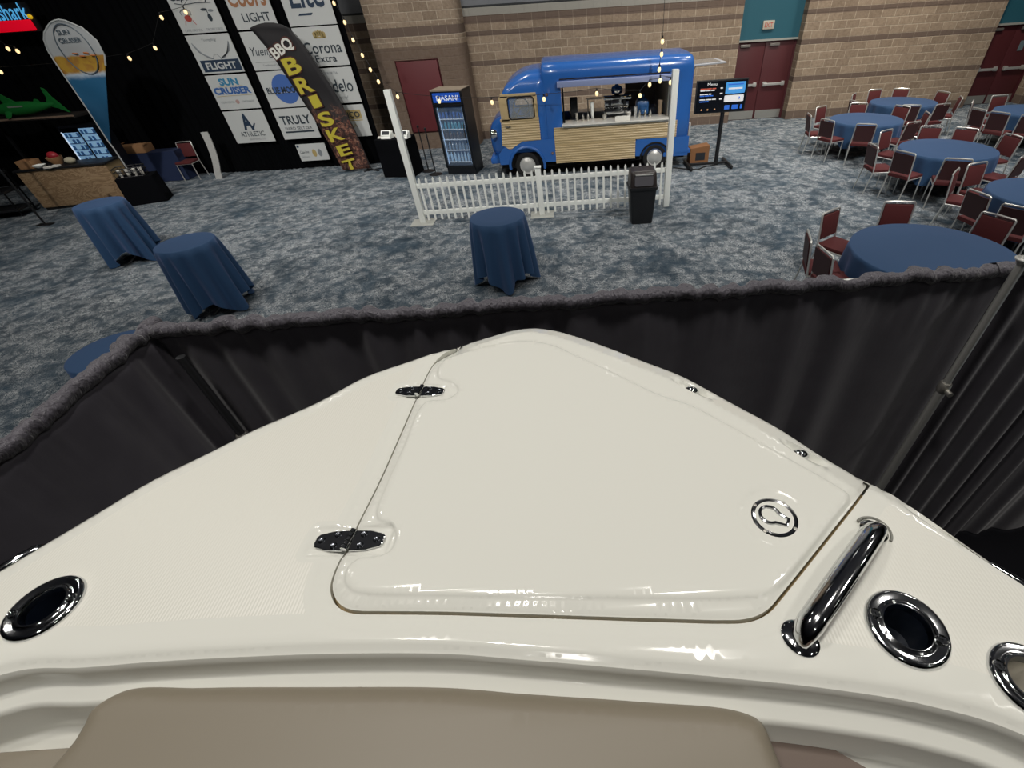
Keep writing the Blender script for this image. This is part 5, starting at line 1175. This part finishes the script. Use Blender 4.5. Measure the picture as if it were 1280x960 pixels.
for k in range(8): 
    x = -.28 + k * .08; MB().tube([(x, -.18, .01), (x, -.18, .20)], .006, 5).tube([(x, .18, .01), (x, .18, .20)], .006, 5).build('bars', M_black, cr)
cup = None
for k, (x, y) in enumerate(((-.2, -.05), (-.06, -.02), (.1, -.06), (.2, .06))):
    if cup is None:
        cup = MB().lathe([(.03, 0), (.045, .15), (.048, .16), (.04, .15), (.0001, .02)], 16).build('cup', M_paper); o = cup
    else: o = cup.copy(); COL.objects.link(o)
    o.location = cr.location + Matrix.Rotation(math.radians(20), 3, 'Z') @ Vector((x, y, .0)); tag(o, 'white paper cup in the black crate, %s' % ('leftmost', 'second from the left', 'third from the left', 'rightmost')[k], 'cup', 'cups in the crate')
t = thing('draped_table', 'long table under dark blue cloth against the black curtain', 'table', (-11.82, 14.36, 0), .05)
rows = []
for k in range(7):
    q_ = k / 6; rows.append([(x * (1 + .01 * q_ * math.sin(i * 2.3)) , y * (1 + .05 * q_ * math.sin(i * 2.1)), .76 - .75 * q_) for i, (x, y) in enumerate([(px, py) for px, py in rrect(1.85, .48, .03, 12)])])
MB().loft([[(x * .01, y * .01, .762) for x, y, z in rows[0]]] + rows, True, True).build('cloth', mat('dark_blue_cloth', '1b2a4c', .85), t, ang=80)
MB().span((-.9, -.22, .71), (.9, .22, .74)).build('tabletop', M_wood, t, smooth=False)
p = at_y(174, 196, 14.3); o = MB().box((0, 0, .09), (.72, .42, .18), bev=.006).box((.05, -.1, .19), (.66, .2, .012), R=Matrix.Rotation(.12, 3, 'X')).box((-.36, 0, .20), (.14, .40, .008), R=Matrix.Rotation(-.5, 3, 'Y')).build('carton', M_card); o.location = (p.x, 14.34, .765); o.rotation_euler = (0, 0, .1); tag(o, 'wide flat carton on the dark blue table', 'box')
p = at_z(254, 219, 0); dup(proto, (p.x, 14.30, 0), PI * 1.02, 'maroon banquet chair alone by the black curtain next to the white strip')
t = thing('white_strip_board', 'narrow curved white board leaning beside the lone maroon chair', 'board', (-10.3, 14.2, 0))
rows = []
for k in range(14):
    q_ = k / 13; p = at_y(254 + 17 * (1 - (1 - q_) ** 1.7), 164.5 + 53.5 * q_, 14.15)
    rows.append([(p.x - .02, 14.05, (p.z if k < 13 else 0)), (p.x + .15, 14.07, (p.z if k < 13 else 0)), (p.x + .15, 14.10, (p.z if k < 13 else 0)), (p.x - .02, 14.08, (p.z if k < 13 else 0))])
MB(t.location).loft(rows, True, True, True).build('strip', mat('speckled_white', 'b5b5b2', .6, noise=.2, nscale=40), t, ang=60)

# ------------------------------------------------------------------ string lights
M_bulb = mat('warm_bulb', 'ffe6b0', .3, emit='ffdca0', es=5)
def string(label, pts, up=False):
    W_ = [at_y(u, v, y) for u, v, y in pts]; t = thing('string_lights', label, 'string lights', W_[0], group='strings of warm bulbs')
    wire = []
    for a, b in zip(W_[:-1], W_[1:]):
        for k in range(5): wire.append(a.lerp(b, k / 5) + Vector((0, 0, .10 - .10 * math.sin(PI * k / 5) * (a - b).length * .12)))
    wire.append(W_[-1] + Vector((0, 0, .10)))
    if up: wire.append(Vector((W_[-1].x, W_[-1].y, 10.99)))
    MB(t.location).tube(wire, .005, 5).build('wire', M_cable, t)
    for w in W_:
        b_ = MB(t.location).ball(w, .036, 10, 8, (1, 1, 1.35)).build('bulb', M_bulb, t)
        MB(t.location).cyl(w + Vector((0, 0, .035)), w + Vector((0, 0, .10)), .016, n=8).build('socket', M_black, b_)
string('long string of warm bulbs sagging from the drink boards past the cooler to the truck', [(406, -14, 14.3), (417.5, 4, 14.2), (431, 28, 14.1), (441.5, 50, 14.0), (453, 69, 13.8), (463, 87, 13.6), (473, 102, 13.4), (497, 121, 13.0), (549, 126.5, 12.5), (615, 128, 11.9), (680, 124, 11.8), (746, 117, 11.75), (800, 119.5, 11.75), (812, 106, 11.78), (838, 103, 11.8), (825, 101, 11.75), (824, 87, 11.7), (827, 68, 11.7), (828, 52, 11.7)], up=True)
string('string of warm bulbs on the black curtain above the teardrop flag', [(245, -8, 14.4), (232, 15, 14.4), (202, 22, 14.45), (194, 60, 14.45), (162, 73, 14.45), (1, 90, 14.35)])
string('two warm bulbs hanging under the neon sign at the left', [(-20, 40, 14.2), (10, 61, 14.2), (22, 64, 14.2)])
